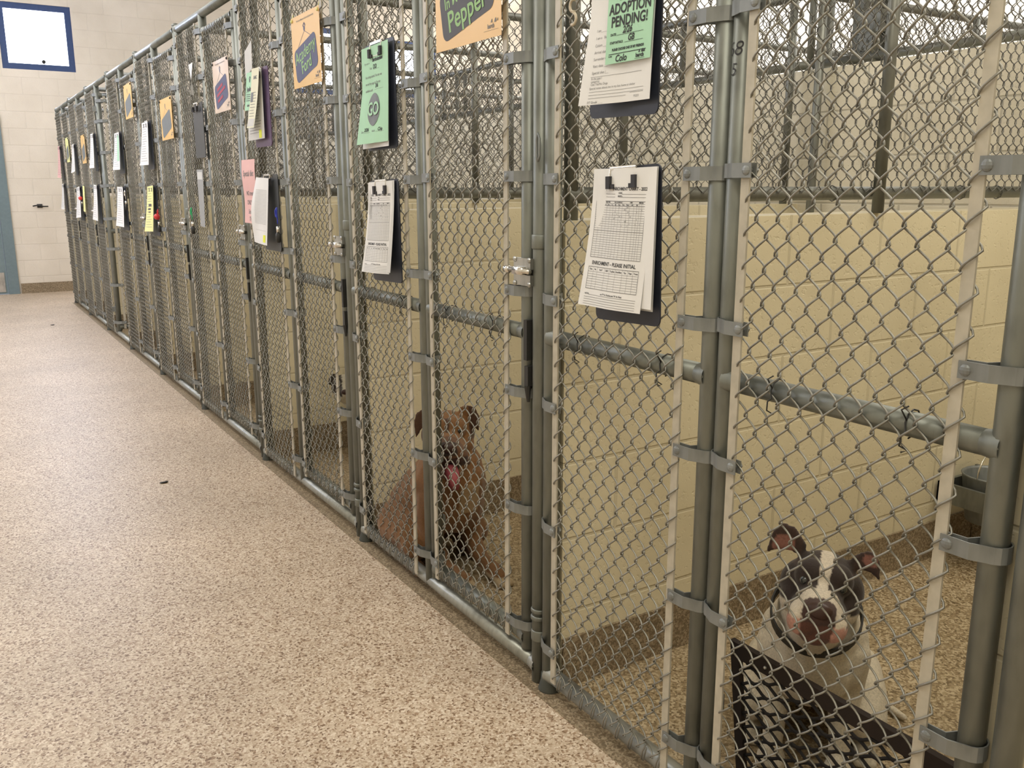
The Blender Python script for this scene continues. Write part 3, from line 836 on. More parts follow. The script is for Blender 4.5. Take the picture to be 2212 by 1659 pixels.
CAM = Vector((0, 0, 1.28))
hp = Vector((1.425, 1.098, 0.492)); tc = (CAM - hp); f = Vector((tc.x, tc.y, 0)).normalized(); f = f + Vector((0, 0, math.tan(math.radians(8))))
dog('white and brown dog with a dark collar looking up behind the nearest gate', (1.575, 1.225), (-.80, -.60), hp, f, math.radians(-6), 0.96, 1.02, coat_white, ears='mixed', voxel=0.0052, width=.95)
hp = Vector((1.330, 2.53, 0.492)); tc = (CAM - hp); f = Vector((tc.x, tc.y, 0)).normalized() + Vector((0, 0, .02))
dog('brown dog with its tongue out sitting by the block divider', (1.350, 2.595), (.04, -.999), hp, f, math.radians(4), 1.0, 1.10, coat_brown, ears='flat', mouth=True, collar=False, voxel=0.006, bulk=1.10, width=.86,
    legs={1: [(.04, .075, .28, .06), (.02, .09, .19, .045), (.06, .085, .09, .032), (.12, .08, .045, .028), (.24, .075, .028, .03)],
          -1: [(.04, .075, .28, .06), (.02, .09, .19, .045), (.06, .085, .09, .032), (.12, .08, .045, .028), (.20, .06, .028, .03)]})
hp = Vector((1.53, 3.95, 0.365)); tc = (CAM - hp); f = Vector((tc.x, tc.y, 0)).normalized()
dog('small white dog with black face patches peering past the kennel post', (1.66, 3.93), (-.88, -.47), hp, f, 0, .74, .80, coat_patch, ears='flat', collar=False, voxel=0.008)
hp = Vector((1.42, 6.98, 0.44)); tc = (CAM - hp); f = Vector((tc.x, tc.y, 0)).normalized()
dog('dark brindle dog sitting in a distant kennel', (1.55, 7.14), (-.3, -.95), hp, f, 0, .95, 1.0, coat_brindle, ears='prick', collar=False, voxel=0.010)

# ------------------------------------------------------------------ dog bed leaning inside the nearest gate
r = empty('dog_bed', (1.33, 0.625, 0.0), 'dark brown framed bed with black netting propped up behind the nearest gate', 'dog bed')
r.rotation_euler = (0, math.radians(-7), 0)
bl, bh = 0.575, 0.372
fr = MB(); fr.box(-.006, .006, 0, bl, bh - .036, bh); fr.box(-.006, .006, 0, bl, 0.002, .03); fr.box(-.006, .006, 0, .022, .03, bh - .036); fr.box(-.006, .006, bl - .022, bl, .03, bh - .036)
fr.build('bed_frame', M['bed'], r)
for y in (.06, .48): MB().sphere((-.007, y, bh - .018), .004, 8, 5).build('rivet', M['steel'], r)
nt_ = MB(); Lp = 0.072; pz = 0.0175; rows = int((bh - .066) / pz) + 1
for j in range(rows):
    z0 = .03 + (j + .5) * pz; pts = []
    for i in range(57):
        y = .02 + (bl - .04) * i / 56
        pts.append((0.0, y, z0 + (pz * .5) * math.sin(2 * PI * y / Lp + j * PI) + .0))
    nt_.tube(pts, .0034, 6)
nt_.build('netting', M['net'], r, True)

# ------------------------------------------------------------------ steel water bucket in a wall bracket
r = empty('water_bucket', (2.93, 1.60, 0.16), 'small steel bucket hung in a dark bracket in the kennel corner', 'bucket')
mb = MB(); n = 24; prof = [(0.0, 0.0), (.075, 0.0), (.088, .08), (.098, .16), (.102, .165), (.098, .168), (.093, .16), (.083, .08), (.070, .006), (0.0, .006)]
vs = []; fs = []
for (rad, z) in prof:
    for i in range(n): vs.append((max(rad, .0005) * math.cos(2 * PI * i / n), max(rad, .0005) * math.sin(2 * PI * i / n), z))
for a in range(len(prof) - 1):
    for i in range(n): fs.append((a * n + i, a * n + (i + 1) % n, (a + 1) * n + (i + 1) % n, (a + 1) * n + i))
mb.add(vs, fs); mb.build('bucket_body', M['band'], r, True)
mb = MB(); mb.box(.105, .118, -.14, .13, .02, .15); mb.box(-.12, .105, -.125, -.112, .06, .13); mb.box(-.12, -.108, -.125, .125, .06, .13); mb.box(-.12, .105, .112, .125, .06, .13)
mb.build('bracket', M['pipe_dark'], r)
MB().tube([(.0 + .1 * math.cos(a), .102 * 0, .165 + .10 * math.sin(a)) for a in [PI * i / 10 for i in range(11)]], .003, 6).build('bail_handle', M['chrome'], r, True)

# ------------------------------------------------------------------ clipboards, signs and papers
def clipboard(y, ztop, label, mat='board', w=0.215, h=0.312, tilt=0.0, x=1.164, lean=0.0, hang=True):
    """top centre at (y, ztop)"""
    rt = empty('clipboard', (x, y, ztop), label, 'clipboard', 'clipboards hung on the kennel fronts')
    rt.rotation_euler = FACE; rt.rotation_mode = 'XYZ'
    m = Matrix.Rotation(tilt, 4, 'Z'); rt.matrix_world = Matrix.Translation((x, y, ztop)) @ FACE.to_matrix().to_4x4() @ Matrix.Rotation(lean, 4, 'X') @ m
    MB().prism(rrect(w, h, .014, 5, 0, -h / 2), -.0032, 0).build('board', M[mat], rt)
    cl = MB(); a = .040
    cl.tube([(-a, -.012, .003), (-a, -.002, .010), (a, -.002, .010), (a, -.012, .003)], .0016, 6)
    cl.tube([(-a, -.004, .010), (-a, -.026, .013), (-a + .004, -.040, .011), (a - .004, -.040, .011), (a, -.026, .013), (a, -.004, .010)], .0016, 6)
    cl.box(-a, a, -.006, .001, 0.0, .011)
    c = cl.build('clip', M['chrome'], rt, False)
    for s in (-1, 1):
        gp = MB(); gp.box(s * a - .006, s * a + .006, -.043, -.018, .006, .018); gp.box(min(s * a, s * (a - .016)), max(s * a, s * (a - .016)), -.043, -.034, .006, .016)
        gp.build('rubber_grip', M['ink'], c)
    if hang:
        MB().tube([(0, .0, .002), (.003, .010, .0), (-.003, .018, -.006), (0, .020, -.012)], .0012, 5).build('hanging_wire', M['pipe_dark'], rt)
    return rt

def paper_root(name, y, ztop, label, cat, group=None, x=1.155, tilt=0.0):
    rt = empty(name, (x, y, ztop), label, cat, group)
    rt.matrix_world = Matrix.Translation((x, y, ztop)) @ FACE.to_matrix().to_4x4() @ Matrix.Rotation(tilt, 4, 'Z')
    return rt

def sheet_part(S, root, mat, name='sheet'): return S.sheet().build(name, M[mat], root, True)
def ink_part(mb, root, mat='ink', name='printing'): return mb.build(name, M[mat], root)

def chart(root, S, grid_only=False):
    """the daily enrichment chart: tables, headings, note lines"""
    w, h = S.w, S.h; mb = MB(); th = MB(); L = -w * .42; Rr = w * .42
    if not grid_only:
        S.text(th, 'CAGE', -w * .30, -.040, .0090, .0002); S.text(th, 'ENRICHMENT CHART - 2022', w * .16, -.040, .0090, .0002, sx=.9)
        for (a, b, t, tx) in ((-.36, -.06, 'NAME:', -.40), (.06, .42, 'CAGE:', .0), ):
            S.hline(mb, w * a, w * b, -.050, .0007); S.hline(mb, w * a, w * b, -.056, .0007)
            S.text(th, t, w * tx + .006, -.048, .0048, .0001); S.text(th, 'DATE:' if tx < -.1 else 'BREED:', w * tx + .006, -.0545, .0048, .0001)
    # big table
    y0, y1 = -.064, -.178; n = 25
    for i in range(n + 1): S.hline(mb, L, Rr, y0 + (y1 - y0) * i / n, .0011 if i in (0, n, 2, 13) else .0006)
    cols = [0, .085, .17, .25, .33, .40, .46, .53, .60, .68, .74, .81, .86, .90, .94, 1]
    for c in cols:
        S.vline(mb, L + (Rr - L) * c, y0 + ((y1 - y0) / n * 1 if c not in (0, 1) else 0), y1, .0010 if c in (0, 1) else .0005)
    for i, t in enumerate(('WEATHER', 'REC SCHEDULE', 'DIM', 'MEDIA')): S.text(th, t, L + (Rr - L) * (.27, .51, .76, .93)[i], y0 - .0023, .0038, .0001)
    for i, t in enumerate(('Date', 'Initial', 'Food', 'Poop', 'Toy', 'Ball', 'Kong', 'Time', 'Walk', 'AM', 'PM')): S.text(th, t, L + (Rr - L) * (.042 + .082 * i), y0 - .0070, .0034, .0001)
    rnd = random.Random(3); hw = MB()
    for i in range(9):                                         # pencilled dates and ticks
        yy = y0 + (y1 - y0) * (2.5 + i) / n
        S.text(hw, rnd.choice(('1/27 CF', '2/1 AB', '1/30 JS', '2/4 CF')), L + (Rr - L) * .085, yy, .0050)
        for q in range(3): S.text(hw, rnd.choice(('x', 'v', 'c', 'ok')), L + (Rr - L) * rnd.uniform(.3, .95), yy, .0050)
    ink_part(hw, root, 'greyink', 'handwriting')
    S.text(th, 'ENRICHMENT \u2013 PLEASE INITIAL', 0, -.190, .0105, .0002, sx=.95)
    y0, y1 = -.198, -.243; n = 9
    for i in range(n + 1):
        if i != 1: S.hline(mb, L, Rr, y0 + (y1 - y0) * i / n, .0011 if i in (0, n) else .0006)
    for c in (0, .11, .20, .37, .48, .60, .73, .82, .91, 1): S.vline(mb, L + (Rr - L) * c, y0, y1, .0010 if c in (0, 1) else .0005)
    for i, t in enumerate(('Date', 'No.', 'Run/Y', 'DEET', 'Toy/Bag', 'Smell/Bag', 'Tea', 'Pups', 'Treat')): S.text(th, t, L + (Rr - L) * (.055, .155, .285, .425, .54, .665, .775, .865, .955)[i], y0 - .0052, .0046, .0001)
    S.text(th, 'use "P" for Positive and "R" for Rest', w * .05, -.2515, .0046, .0001)
    S.text(th, 'NOTES:', L + .008, -.254, .0042, .0001)
    for i in range(5): S.hline(mb, L + (.014 if i == 0 else 0), Rr, -.2555 - .0048 * i, .0007)
    ink_part(mb, root, 'greyink', 'ruled_lines'); ink_part(th, root, 'ink', 'printing')

# nearest lower clipboard (big chart)
clipboard(1.432, 1.322, 'navy clipboard holding the large ruled chart, lower one on the nearest wire panel', tilt=math.radians(2.0), w=.205)
pr_ = paper_root('paper_chart', 1.436, 1.318, 'white ruled enrichment chart curling outward on the nearest lower clipboard', 'paper form', 'charts on clipboards', 1.156, math.radians(2.0))
bend1 = lambda x, v: .002 + .006 * v + .034 * (max(0, v - .15) ** 1.6) * (0.75 - .25 * x) + .004 * math.sin(3 * x + 1)
S = Sheet(.188, .279, bend1, shear=0.06, slope=-.04); sheet_part(S, pr_, 'paper'); chart(pr_, S)
pr_ = paper_root('paper_stack', 1.424, 1.318, 'white under-sheets showing behind the large chart on the nearest lower clipboard', 'paper', None, 1.160, math.radians(1.0))
S2 = Sheet(.186, .276, lambda x, v: .001 + .008 * v); sheet_part(S2, pr_, 'paper2')
S3 = Sheet(.184, .271, lambda x, v: .0035 + .014 * v, shear=-.02); sheet_part(S3, pr_, 'paper', 'second_sheet')

# nearest upper clipboard
clipboard(1.445, 1.418 + .312, 'navy clipboard holding the green slip, upper one on the nearest wire panel', tilt=math.radians(-1), w=.212)
pr_ = paper_root('paper_form', 1.440, 1.722, 'white information form behind the green slip on the nearest upper clipboard', 'paper form', None, 1.158, 0)
bend2 = lambda x, v: .004 + .006 * v + .030 * max(0, v - .4) * max(0, .2 - x)
S = Sheet(.196, .279, bend2, shear=.03); sheet_part(S, pr_, 'paper')
th = MB(); ln_ = MB(); w = S.w
rows = [('I am_____', -.138), ('I am a   Female', -.152), ('Colors ____', -.166), ('Arrival date____', -.179), ('Surrender reason', -.192), ('Vacc date ___', -.205), ('Special diet (__', -.218)]
for t, y in rows: S.text(th, t, -w * .36, y, .0075, 0, align='LEFT')
S.hline(ln_, -w * .37, w * .36, -.2255)
for t, y in (('In the past I', -.229), ('category)', -.2345), ('Cats Yes/No Dogs', -.240)): S.text(th, t, -w * .36, y, .0062, 0, align='LEFT')
S.text(th, 'Special notes about me in my last home or shelter', -w * .37, -.2475, .0062, 0, align='LEFT')
for i, (a, b) in enumerate(((-.37, .40), (-.37, .40), (-.37, .14))): S.hline(ln_, w * a, w * b, -.2545 - .006 * i)
S.hline(ln_, w * .2, w * .40, -.2625)
S.text(th, 'DT Grade ____', -w * .38, -.2745, .0065, 0, align='LEFT'); S.text(th, 'PG2/5', w * .30, -.270, .006)
ink_part(th, pr_, 'greyink'); ink_part(ln_, pr_, 'greyink', 'ruled_lines')
pr_ = paper_root('green_slip', 1.404, 1.722, 'green adoption slip over the white form on the nearest upper clipboard', 'paper slip', None, 1.147, 0)
S = Sheet(.130, .206, lambda x, v: .001 + .004 * v - .002 * x, shear=.04); sheet_part(S, pr_, 'green')
th = MB(); hw = MB(); gl = MB()
S.poly(th, [(-.024, -.058), (.018, -.052), (.018, -.085), (-.030, -.093)][::-1])
S.text(th, 'ADOPTION', .000, -.108, .0265, .0007, sx=.86); S.text(th, 'PENDING!', .000, -.131, .0265, .0007, sx=.86)
S.text(th, 'DATE:', -.044, -.153, .0062, .0002); S.hline(th, -.034, .042, -.155, .0007)
S.text(th, 'STAFF INITIALS:', -.034, -.168, .0062, .0002, sx=.9); S.hline(th, -.010, .042, -.170, .0007)
S.text(th, 'PLEASE CHOOSE ONE OF MY FRIENDS!', 0, -.181, .0064, .0003, sx=.82); S.hline(th, -.055, .052, -.1885, .0012)
S.text(th, 'NAME:', -.050, -.1925, .0038, .0001)
S.text(hw, '2/26', -.004, -.1475, .0175, .0005, shear=.25, sx=.85); S.text(hw, 'GB', .008, -.163, .0165, .0005, shear=.2, sx=.85); S.text(hw, 'Colo', -.018, -.198, .0175, .0004, shear=.15, sx=.95)
S.text(gl, 'barcb', .036, -.198, .010, .0004)
for (px, py, q) in ((.034, -.191, .0022), (.042, -.190, .003), (.047, -.1905, .0025)): S.poly(gl, [(px - q, py - q), (px + q, py - q), (px + q * .7, py + q), (px - q * .3, py + q * .6)])
S.hline(gl, .022, .050, -.2035, .0006)
ink_part(th, pr_, 'ink'); ink_part(hw, pr_, 'ink', 'handwriting'); ink_part(gl, pr_, 'ink', 'logo')

# GO clipboard
clipboard(2.612, 1.708, 'navy clipboard holding the green GO sheet', tilt=math.radians(1.0), w=.215)
pr_ = paper_root('green_form', 2.622, 1.700, 'long green sheet with a grey GO circle', 'paper form', None, 1.157, math.radians(1.5))
S = Sheet(.196, .285, lambda x, v: .003 + .006 * v + .018 * max(0, v - .45) * (1.3 - x) + .0015 * math.sin(9 * x) * v, shear=.015); sheet_part(S, pr_, 'green')
th = MB(); hw = MB(); gt = MB()
S.text(th, 'My name is', -.055, -.048, .0085); S.text(hw, 'Bartholomew', .022, -.042, .015, .0006, shear=.1, sx=.9)
S.text(th, 'Cage', -.028, -.064, .0085); S.text(hw, 'DD', .004, -.062, .017, .0004, sx=1.1); S.hline(th, -.01, .035, -.069)
for t, y in (("I'm a stray animal. You can see", -.088), ("me and my cage but I'm not", -.108), ('available until', -.128)):
    S.text(th, t, -.068, y, .0105, .0001, sx=.92, align='LEFT')
S.hline(th, .0, .060, -.128); S.text(hw, '3/6', .014, -.118, .016, .0004, shear=.2)
cx, cy = .0, -.186; S.disc(gt, cx, cy, .040, .048)
gw = MB(); S.text(gw, 'GO', cx, cy, .054, .0012, sx=.92, lift=.0030)
S.text(th, 'Date', -.066, -.249, .0095); S.hline(th, -.055, -.02, -.252); S.text(hw, '2/26', -.040, -.244, .014, .0004, shear=.2)
S.text(th, 'Initials', .005, -.249, .0095); S.hline(th, .02, .07, -.252); S.text(hw, 'Chip', .046, -.246, .014, .0004, shear=.15)
ink_part(th, pr_, 'greyink'); ink_part(hw, pr_, 'ink', 'handwriting'); ink_part(gt, pr_, 'greytag', 'circle'); ink_part(gw, pr_, 'green', 'lettering')
pr_ = paper_root('paper_sheet', 2.626, 1.692, 'pale sheet peeping out below the green GO sheet', 'paper', None, 1.160, math.radians(1.0))
sheet_part(Sheet(.196, .290, lambda x, v: .002 + .010 * v, shear=.01), pr_, 'paper')
# lower clipboard of the second kennel
clipboard(2.610, 1.306, 'navy clipboard below the green GO clipboard', tilt=math.radians(1.5), w=.215)
pr_ = paper_root('paper_chart', 2.622, 1.300, 'white ruled chart on the clipboard under the GO sheet', 'paper form', 'charts on clipboards', 1.157, math.radians(1.5))
S = Sheet(.186, .279, bend1, shear=.04); sheet_part(S, pr_, 'paper'); chart(pr_, S)
pr_ = paper_root('paper_stack', 2.614, 1.302, 'white under-sheets on the clipboard under the GO sheet', 'paper', None, 1.160, math.radians(1.5))
sheet_part(Sheet(.190, .276, lambda x, v: .001 + .022 * v ** 1.5, shear=.03), pr_, 'paper2')

def paw(S, mb, x, y, r):
    S.poly(mb, [(x + r * math.cos(2 * PI * i / 16), y + r * 1.1 * math.sin(2 * PI * i / 16)) for i in range(16)])
    for a in (-.9, -.3, .3, .9):
        px, py = x + 1.7 * r * math.sin(a), y + 1.9 * r * math.cos(a)
        S.poly(mb, [(px + .38 * r * math.cos(2 * PI * i / 10), py + .55 * r * math.sin(2 * PI * i / 10)) for i in range(10)])

def tag_sign(y0, y1, ztop, zbot, label, card, tagc, txtc, l1, l2, x=1.162, rot=11, head=True, s1=.042, s2=.052, group='orange signs on the kennel gates', tagdy=0.0, name='hanging_sign'):
    w = abs(y0 - y1); h = ztop - zbot; yc = (y0 + y1) / 2
    rt = paper_root(name, yc, ztop, label, 'sign', group, x, 0)
    S = Sheet(w, h, lambda a, v: .002 * math.sin(2 * a), slope=0.0); S.sheet(6, 6).build('card', M[card], rt, True)
    tg = MB(); q = math.radians(rot); tw, t_h = w * .80, h * .47; cx, cy = -w * .01, -h * .62 + tagdy
    S.poly(tg, [(cx + px * math.cos(q) - py * math.sin(q), cy + px * math.sin(q) + py * math.cos(q)) for px, py in rrect(tw, t_h, t_h * .2, 5)])
    tx = MB(); up = (-math.sin(q), math.cos(q))
    d = t_h * .21
    if l1 == '~':                               # lettering too faint to read: soft red strokes
        l1 = l2 = ''
        for (u0, u1, v0) in ((-.30, .16, .24), (-.36, .34, .02), (-.34, .10, -.22)):
            c_, s_ = math.cos(q), math.sin(q); a_ = [(tw * u0, t_h * (v0 - .06)), (tw * u1, t_h * (v0 - .06)), (tw * u1, t_h * (v0 + .06)), (tw * u0, t_h * (v0 + .06))]
            S.poly(tx, [(cx + x_ * c_ - y_ * s_, cy + x_ * s_ + y_ * c_) for x_, y_ in a_], lift=.0012)
    if l1: S.text(tx, l1, cx + up[0] * d, cy + up[1] * d, s1, .0006, q, lift=.0012)
    if l2: S.text(tx, l2, cx - up[0] * d * .9, cy - up[1] * d * .9, s2, .0010, q, lift=.0012)
    st = MB()
    px, py = -w * .03, -h * .21
    paw(S, st, px, py, h * .035)
    for sx in (-1, 1):
        ex, ey = cx + sx * tw * .30 * math.cos(q) + up[0] * t_h * .5, cy + sx * tw * .30 * math.sin(q) + up[1] * t_h * .5
        dx, dy = ex - px, ey - (py - h * .03); l = math.hypot(dx, dy); nx, ny = -dy / l * .0009, dx / l * .0009
        S.poly(st, [(px + nx, py - h * .03 + ny), (px - nx, py - h * .03 - ny), (ex - nx, ey - ny), (ex + nx, ey + ny)])
    ink_part(st, rt, tagc, 'paw_and_strings')
    hd = MB()
    if head: S.text(hd, 'This Kennel Makeover Generously Sponsored by', 0, -h * .075, .0092, .0001, sx=.98 * w / .285)
    S.text(hd, 'barcb', w * .36, -h * .90, .014, .0005)
    for (ax, q_) in ((.37, .004), (.42, .005), (.45, .003)): S.poly(hd, [(w * ax - q_, -h * .855 - q_), (w * ax + q_, -h * .855 - q_), (w * ax + q_ * .8, -h * .855 + q_), (w * ax - q_ * .2, -h * .855 + q_ * .5)])
    S.hline(hd, w * .26, w * .46, -h * .935, .0006)
    ink_part(hd, rt, 'greyink', 'small_print')
    ink_part(tg, rt, tagc, 'dark_tag'); ink_part(tx, rt, txtc, 'lettering')
    for sx in (-1, 1):
        tk = MB(); tk.sphere(S.P(sx * (w / 2 - .012), -.012, .003), .006, 10, 6, (1, 1, .6)); tk.tube([S.P(sx * (w / 2 - .012), -.012, .003), S.P(sx * (w / 2 - .010), .012, -.006)], .0014, 5)
        tk.build('corner_tie', M['yellow' if l1 == 'Academy' else 'dark'], rt)
    return rt

tag_sign(3.385, 3.085, 1.886, 1.640, 'orange sign with a dark tag lettered in green, below its paw print', 'orange', 'navy', 'limetxt', 'Academy', 'Ford', s1=.060, s2=.060)
tag_sign(2.239, 1.901, 1.631 + .262, 1.631, 'large orange sign, nearest on the row, cut off by the picture top', 'orange', 'slate', 'limetxt', 'In Memory of', 'Pepper', s1=.040, s2=.072, tagdy=.004)
tag_sign(4.535, 4.245, 1.862, 1.630, 'pale glare-lit sign with a blue tag lettered in dark red', 'lav', 'navy', 'redtxt', '~', '~', s1=.050, s2=.050)
tag_sign(5.785, 5.455, 1.790, 1.560, 'orange sign with a blank-looking grey tag, left of the grey plastic sheet', 'orange', 'greytag', 'slate', '', '', head=False)
tag_sign(6.935, 6.625, 1.975, 1.752, 'orange sign with a grey tag, highest on the distant gates', 'orange', 'greytag', 'slate', '', '', head=False)
tag_sign(9.37, 9.08, 1.760, 1.510, 'far orange sign with a grey tag', 'orange', 'greytag', 'slate', '', '', head=False)
tag_sign(10.55, 10.28, 1.79, 1.55, 'farthest sign, yellow with a small grey tag', 'yellow', 'greytag', 'slate', '', '', head=False)

def lines_form(rt, S, n=14, mat='greyink', y0=.05, y1=.9):
    mb = MB(); rnd = random.Random(n)
    for i in range(n):
        y = -S.h * (y0 + (y1 - y0) * i / (n - 1)); S.quad(mb, -S.w * .38, y - .0009, S.w * rnd.uniform(.1, .38), y + .0009)
    ink_part(mb, rt, mat)

# kennel three: purple clipboard, pink sheet, chart
clipboard(3.80, 1.760, 'purple clipboard holding green and cream slips', mat='boardp', tilt=math.radians(0), w=.215, h=.31)
rt = paper_root('paper_form', 3.83, 1.752, 'white form with a highlighted corner on the purple clipboard', 'paper form', None, 1.1535, math.radians(1))
S = Sheet(.19, .272, lambda x, v: .002 + .012 * v * (1 - x) * .5, shear=.04); sheet_part(S, rt, 'paper2'); lines_form(rt, S, 12, y0=.45)
mb = MB(); S.quad(mb, S.w * .18, -.268, S.w * .34, -.236); ink_part(mb, rt, 'hl', 'highlight')
rt = paper_root('green_slip', 3.875, 1.750, 'small green slip hanging from the purple clipboard', 'paper slip', None, 1.1465, math.radians(-2))
S = Sheet(.095, .150, lambda x, v: .006 * v, shear=.22); sheet_part(S, rt, 'green')
mb = MB(); S.text(mb, 'Joplin', 0, -.066, .024, .0008, sx=1.1); paw(S, mb, .004, -.032, .007)
for i in range(4): S.quad(mb, -.034, -.088 - .008 * i, .034, -.0855 - .008 * i)
S.text(mb, 'barcb', 0, -.130, .014, .0006); ink_part(mb, rt, 'slate')
rt = paper_root('cream_slip', 3.775, 1.756, 'long cream leaflet hanging over the purple clipboard', 'leaflet', None, 1.1425, math.radians(-2))
S = Sheet(.100, .232, lambda x, v: .003 + .018 * v ** 2, shear=.22); sheet_part(S, rt, 'cream'); lines_form(rt, S, 11, y0=.4)
mb = MB(); S.quad(mb, -.042, -.13, -.010, -.092); S.text(mb, 'BARC', .004, -.036, .018, .0005); ink_part(mb, rt, 'greytag', 'picture')
mb = MB(); S.quad(mb, -.044, -.226, .04, -.196); ink_part(mb, rt, 'paper2', 'footer')
rt = paper_root('pink_note', 4.045, 1.405, 'pink handwritten note hung beside the white chart', 'note', None, 1.164, 0)
S = Sheet(.20, .275, lambda x, v: .003 * math.sin(7 * v)); sheet_part(S, rt, 'pink')
mb = MB()
for t, y in (('Special diet', -.06), ('NO treats', -.145), ('ONLY I/D', -.185), ('Science', -.225), ('THX', -.257)): S.text(mb, t, -.0, y, .036 if y > -.1 else .028, .0002, shear=.15, sx=.95)
ink_part(mb, rt, 'greytag', 'handwriting')
clipboard(3.755, 1.338, 'charcoal clipboard holding a rumpled white chart beside the pink note', mat='boardg', tilt=math.radians(0), w=.215)
rt = paper_root('paper_chart', 3.80, 1.325, 'rumpled white chart with a yellow highlight beside the pink note', 'paper form', 'charts on clipboards', 1.148, math.radians(0))
S = Sheet(.20, .272, lambda x, v: .004 + .02 * v + .010 * math.sin(5 * v + x) * max(0, -x), shear=.03, slope=-.03); sheet_part(S, rt, 'paper'); 
mb = MB()
for i in range(26): S.hline(mb, -.06, .08, -.05 - .0055 * i, .0009)
S.vline(mb, -.06, -.05, -.1875); S.vline(mb, .08, -.05, -.1875); S.hline(mb, -.06, .08, -.215); ink_part(mb, rt, 'greyink', 'ruled_lines')
mb = MB(); S.quad(mb, .045, -.262, .078, -.232); ink_part(mb, rt, 'hl', 'highlight')
rt = paper_root('cardboard_tag', 3.93, 1.86, 'crooked grey card hooked above the purple clipboard', 'card', None, 1.160, math.radians(18))
S = Sheet(.11, .10, lambda x, v: 0, shear=.4); sheet_part(S, rt, 'paper2', 'card')

def lanyard(y, z, label, mats, x=1.150, ball=False):
    r = empty('key_lanyard', (x, y, z), label, 'lanyard', 'key clips hung on the wire')
    MB().tube([(0, 0, 0), (0, .004, -.02), (0, .002, -.05), (0, 0, -.065)], .0022, 6).build('cord', M[mats[0]], r, True)
    MB().tube([(0, 0, -.0), (-.004, .010, -.012), (-.004, .008, -.034), (0, 0, -.04)], .0034, 8).build('carabiner', M[mats[0]], r, True)
    mb = MB(); mb.tube([(0, 0, -.075), (0, 0, -.10)], .007, 10); mb.build('swivel', M['chrome'], r, True)
    mb = MB(); mb.tube([(0, 0, -.10), (0, 0, -.105), (0, 0, -.135), (0, 0, -.14)], [.006, .011, .011, .006], 10); mb.build('grip', M['dark'], r, True)
    if ball: MB().sphere((-.01, 0, -.045), .019, 14, 10).build('ball', M[mats[1]], r, True)
lanyard(3.632, 1.205, 'blue and black key lanyard beside the charcoal clipboard', ('blue',))
lanyard(5.115, 1.180, 'green key lanyard beside the grey plastic sheet', ('greenp',))
lanyard(6.02, 1.155, 'red ball lanyard beside the yellow form', ('red', 'red'), ball=True)
lanyard(9.60, 1.24, 'small red ball lanyard on a far kennel clipboard', ('dark', 'red'), ball=True)
lanyard(7.16, 1.27, 'dark key lanyard beside a far white form', ('chrome',))

# kennel four: grey plastic sheet and dark mirror-like board
rt = paper_root('plastic_sleeve', 4.93, 1.378, 'blank grey plastic sleeve hung from the wire', 'plastic sleeve', None, 1.164, math.radians(-1))
S = Sheet(.13, .292, lambda x, v: .010 * v * (1 + .4 * x), shear=-.1); sheet_part(S, rt, 'clear', 'sleeve'); 
mb = MB(); S.quad(mb, -.055, -.05, .05, -.012); ink_part(mb, rt, 'paper2', 'top_slip')
clipboard(4.88, 1.706, 'dark clipboard without papers hung above the grey plastic sleeve', mat='boardg', w=.20, h=.27)
rt = paper_root('bent_card', 4.92, 1.90, 'bright bent white card above the bare dark clipboard', 'card', None, 1.155, math.radians(2))
S = Sheet(.09, .15, lambda x, v: .02 * v * x, shear=.1); sheet_part(S, rt, 'paper', 'card')

# distant papers
def far_form(y, z, w, h, mat, label, tilt=0, shear=.05, x=1.150, board=True, bmat='board', n=16):
    if board: clipboard(y - .01, z + .008, 'clipboard behind ' + label[0].lower() + label[1:], mat=bmat, w=w + .012, h=h + .035, hang=False, x=x + .012)
    rt = paper_root('paper_form', y, z, label, 'paper form', 'forms on the distant kennels', x, math.radians(tilt))
    S = Sheet(w, h, lambda a, v: .004 + .03 * v ** 1.5 * (.7 - .3 * a), shear=shear); sheet_part(S, rt, mat); lines_form(rt, S, n)
    return rt
far_form(6.19, 1.69, .19, .262, 'paper', 'a white lined form above the yellow form')
rt = far_form(6.19, 1.298, .19, .285, 'yellow', 'the bright yellow form curling outward', tilt=2, shear=.22)
mb = MB(); Sx = Sheet(.19, .285, lambda a, v: .0045 + .03 * v ** 1.5 * (.7 - .3 * a), shear=.22); Sx.quad(mb, -.045, -.148, .03, -.138); Sx.quad(mb, -.035, -.125, .045, -.112); Sx.quad(mb, -.03, -.165, .025, -.158); ink_part(mb, rt, 'slate', 'lettering')
rt = far_form(7.27, 1.68, .20, .262, 'paper', 'a white form with a green stripe')
mb = MB(); Sx = Sheet(.20, .262, lambda a, v: .0045 + .03 * v ** 1.5 * (.7 - .3 * a), shear=.05); Sx.quad(mb, .02, -.2, .085, -.02); ink_part(mb, rt, 'green', 'stripe')
far_form(7.34, 1.295, .24, .29, 'paper', 'a wide white form, widest of the distant ones', tilt=-1)
far_form(8.52, 1.735, .15, .28, 'paper', 'a narrow white form two kennels beyond the wide one', tilt=0)
far_form(8.60, 1.315, .17, .30, 'paper', 'a white form below the narrow one', tilt=-3)
far_form(9.84, 1.70, .15, .26, 'paper', 'a folded white form near the far orange sign', tilt=6)
far_form(9.76, 1.30, .22, .29, 'paper', 'a white form overlapping a yellow one near the far end', tilt=3)
rt = paper_root('yellow_form', 9.50, 1.31, 'small yellow form hanging by the red ball near the far end', 'paper form', None, 1.164, math.radians(-4))
S = Sheet(.12, .24, lambda a, v: .01 * v); sheet_part(S, rt, 'yellow')
far_form(11.02, 1.335, .14, .27, 'paper', 'the farthest white form on the end kennel', tilt=-2)
rt = far_form(11.03, 1.73, .15, .33, 'pink', 'the farthest pink form above the white one', tilt=-2)

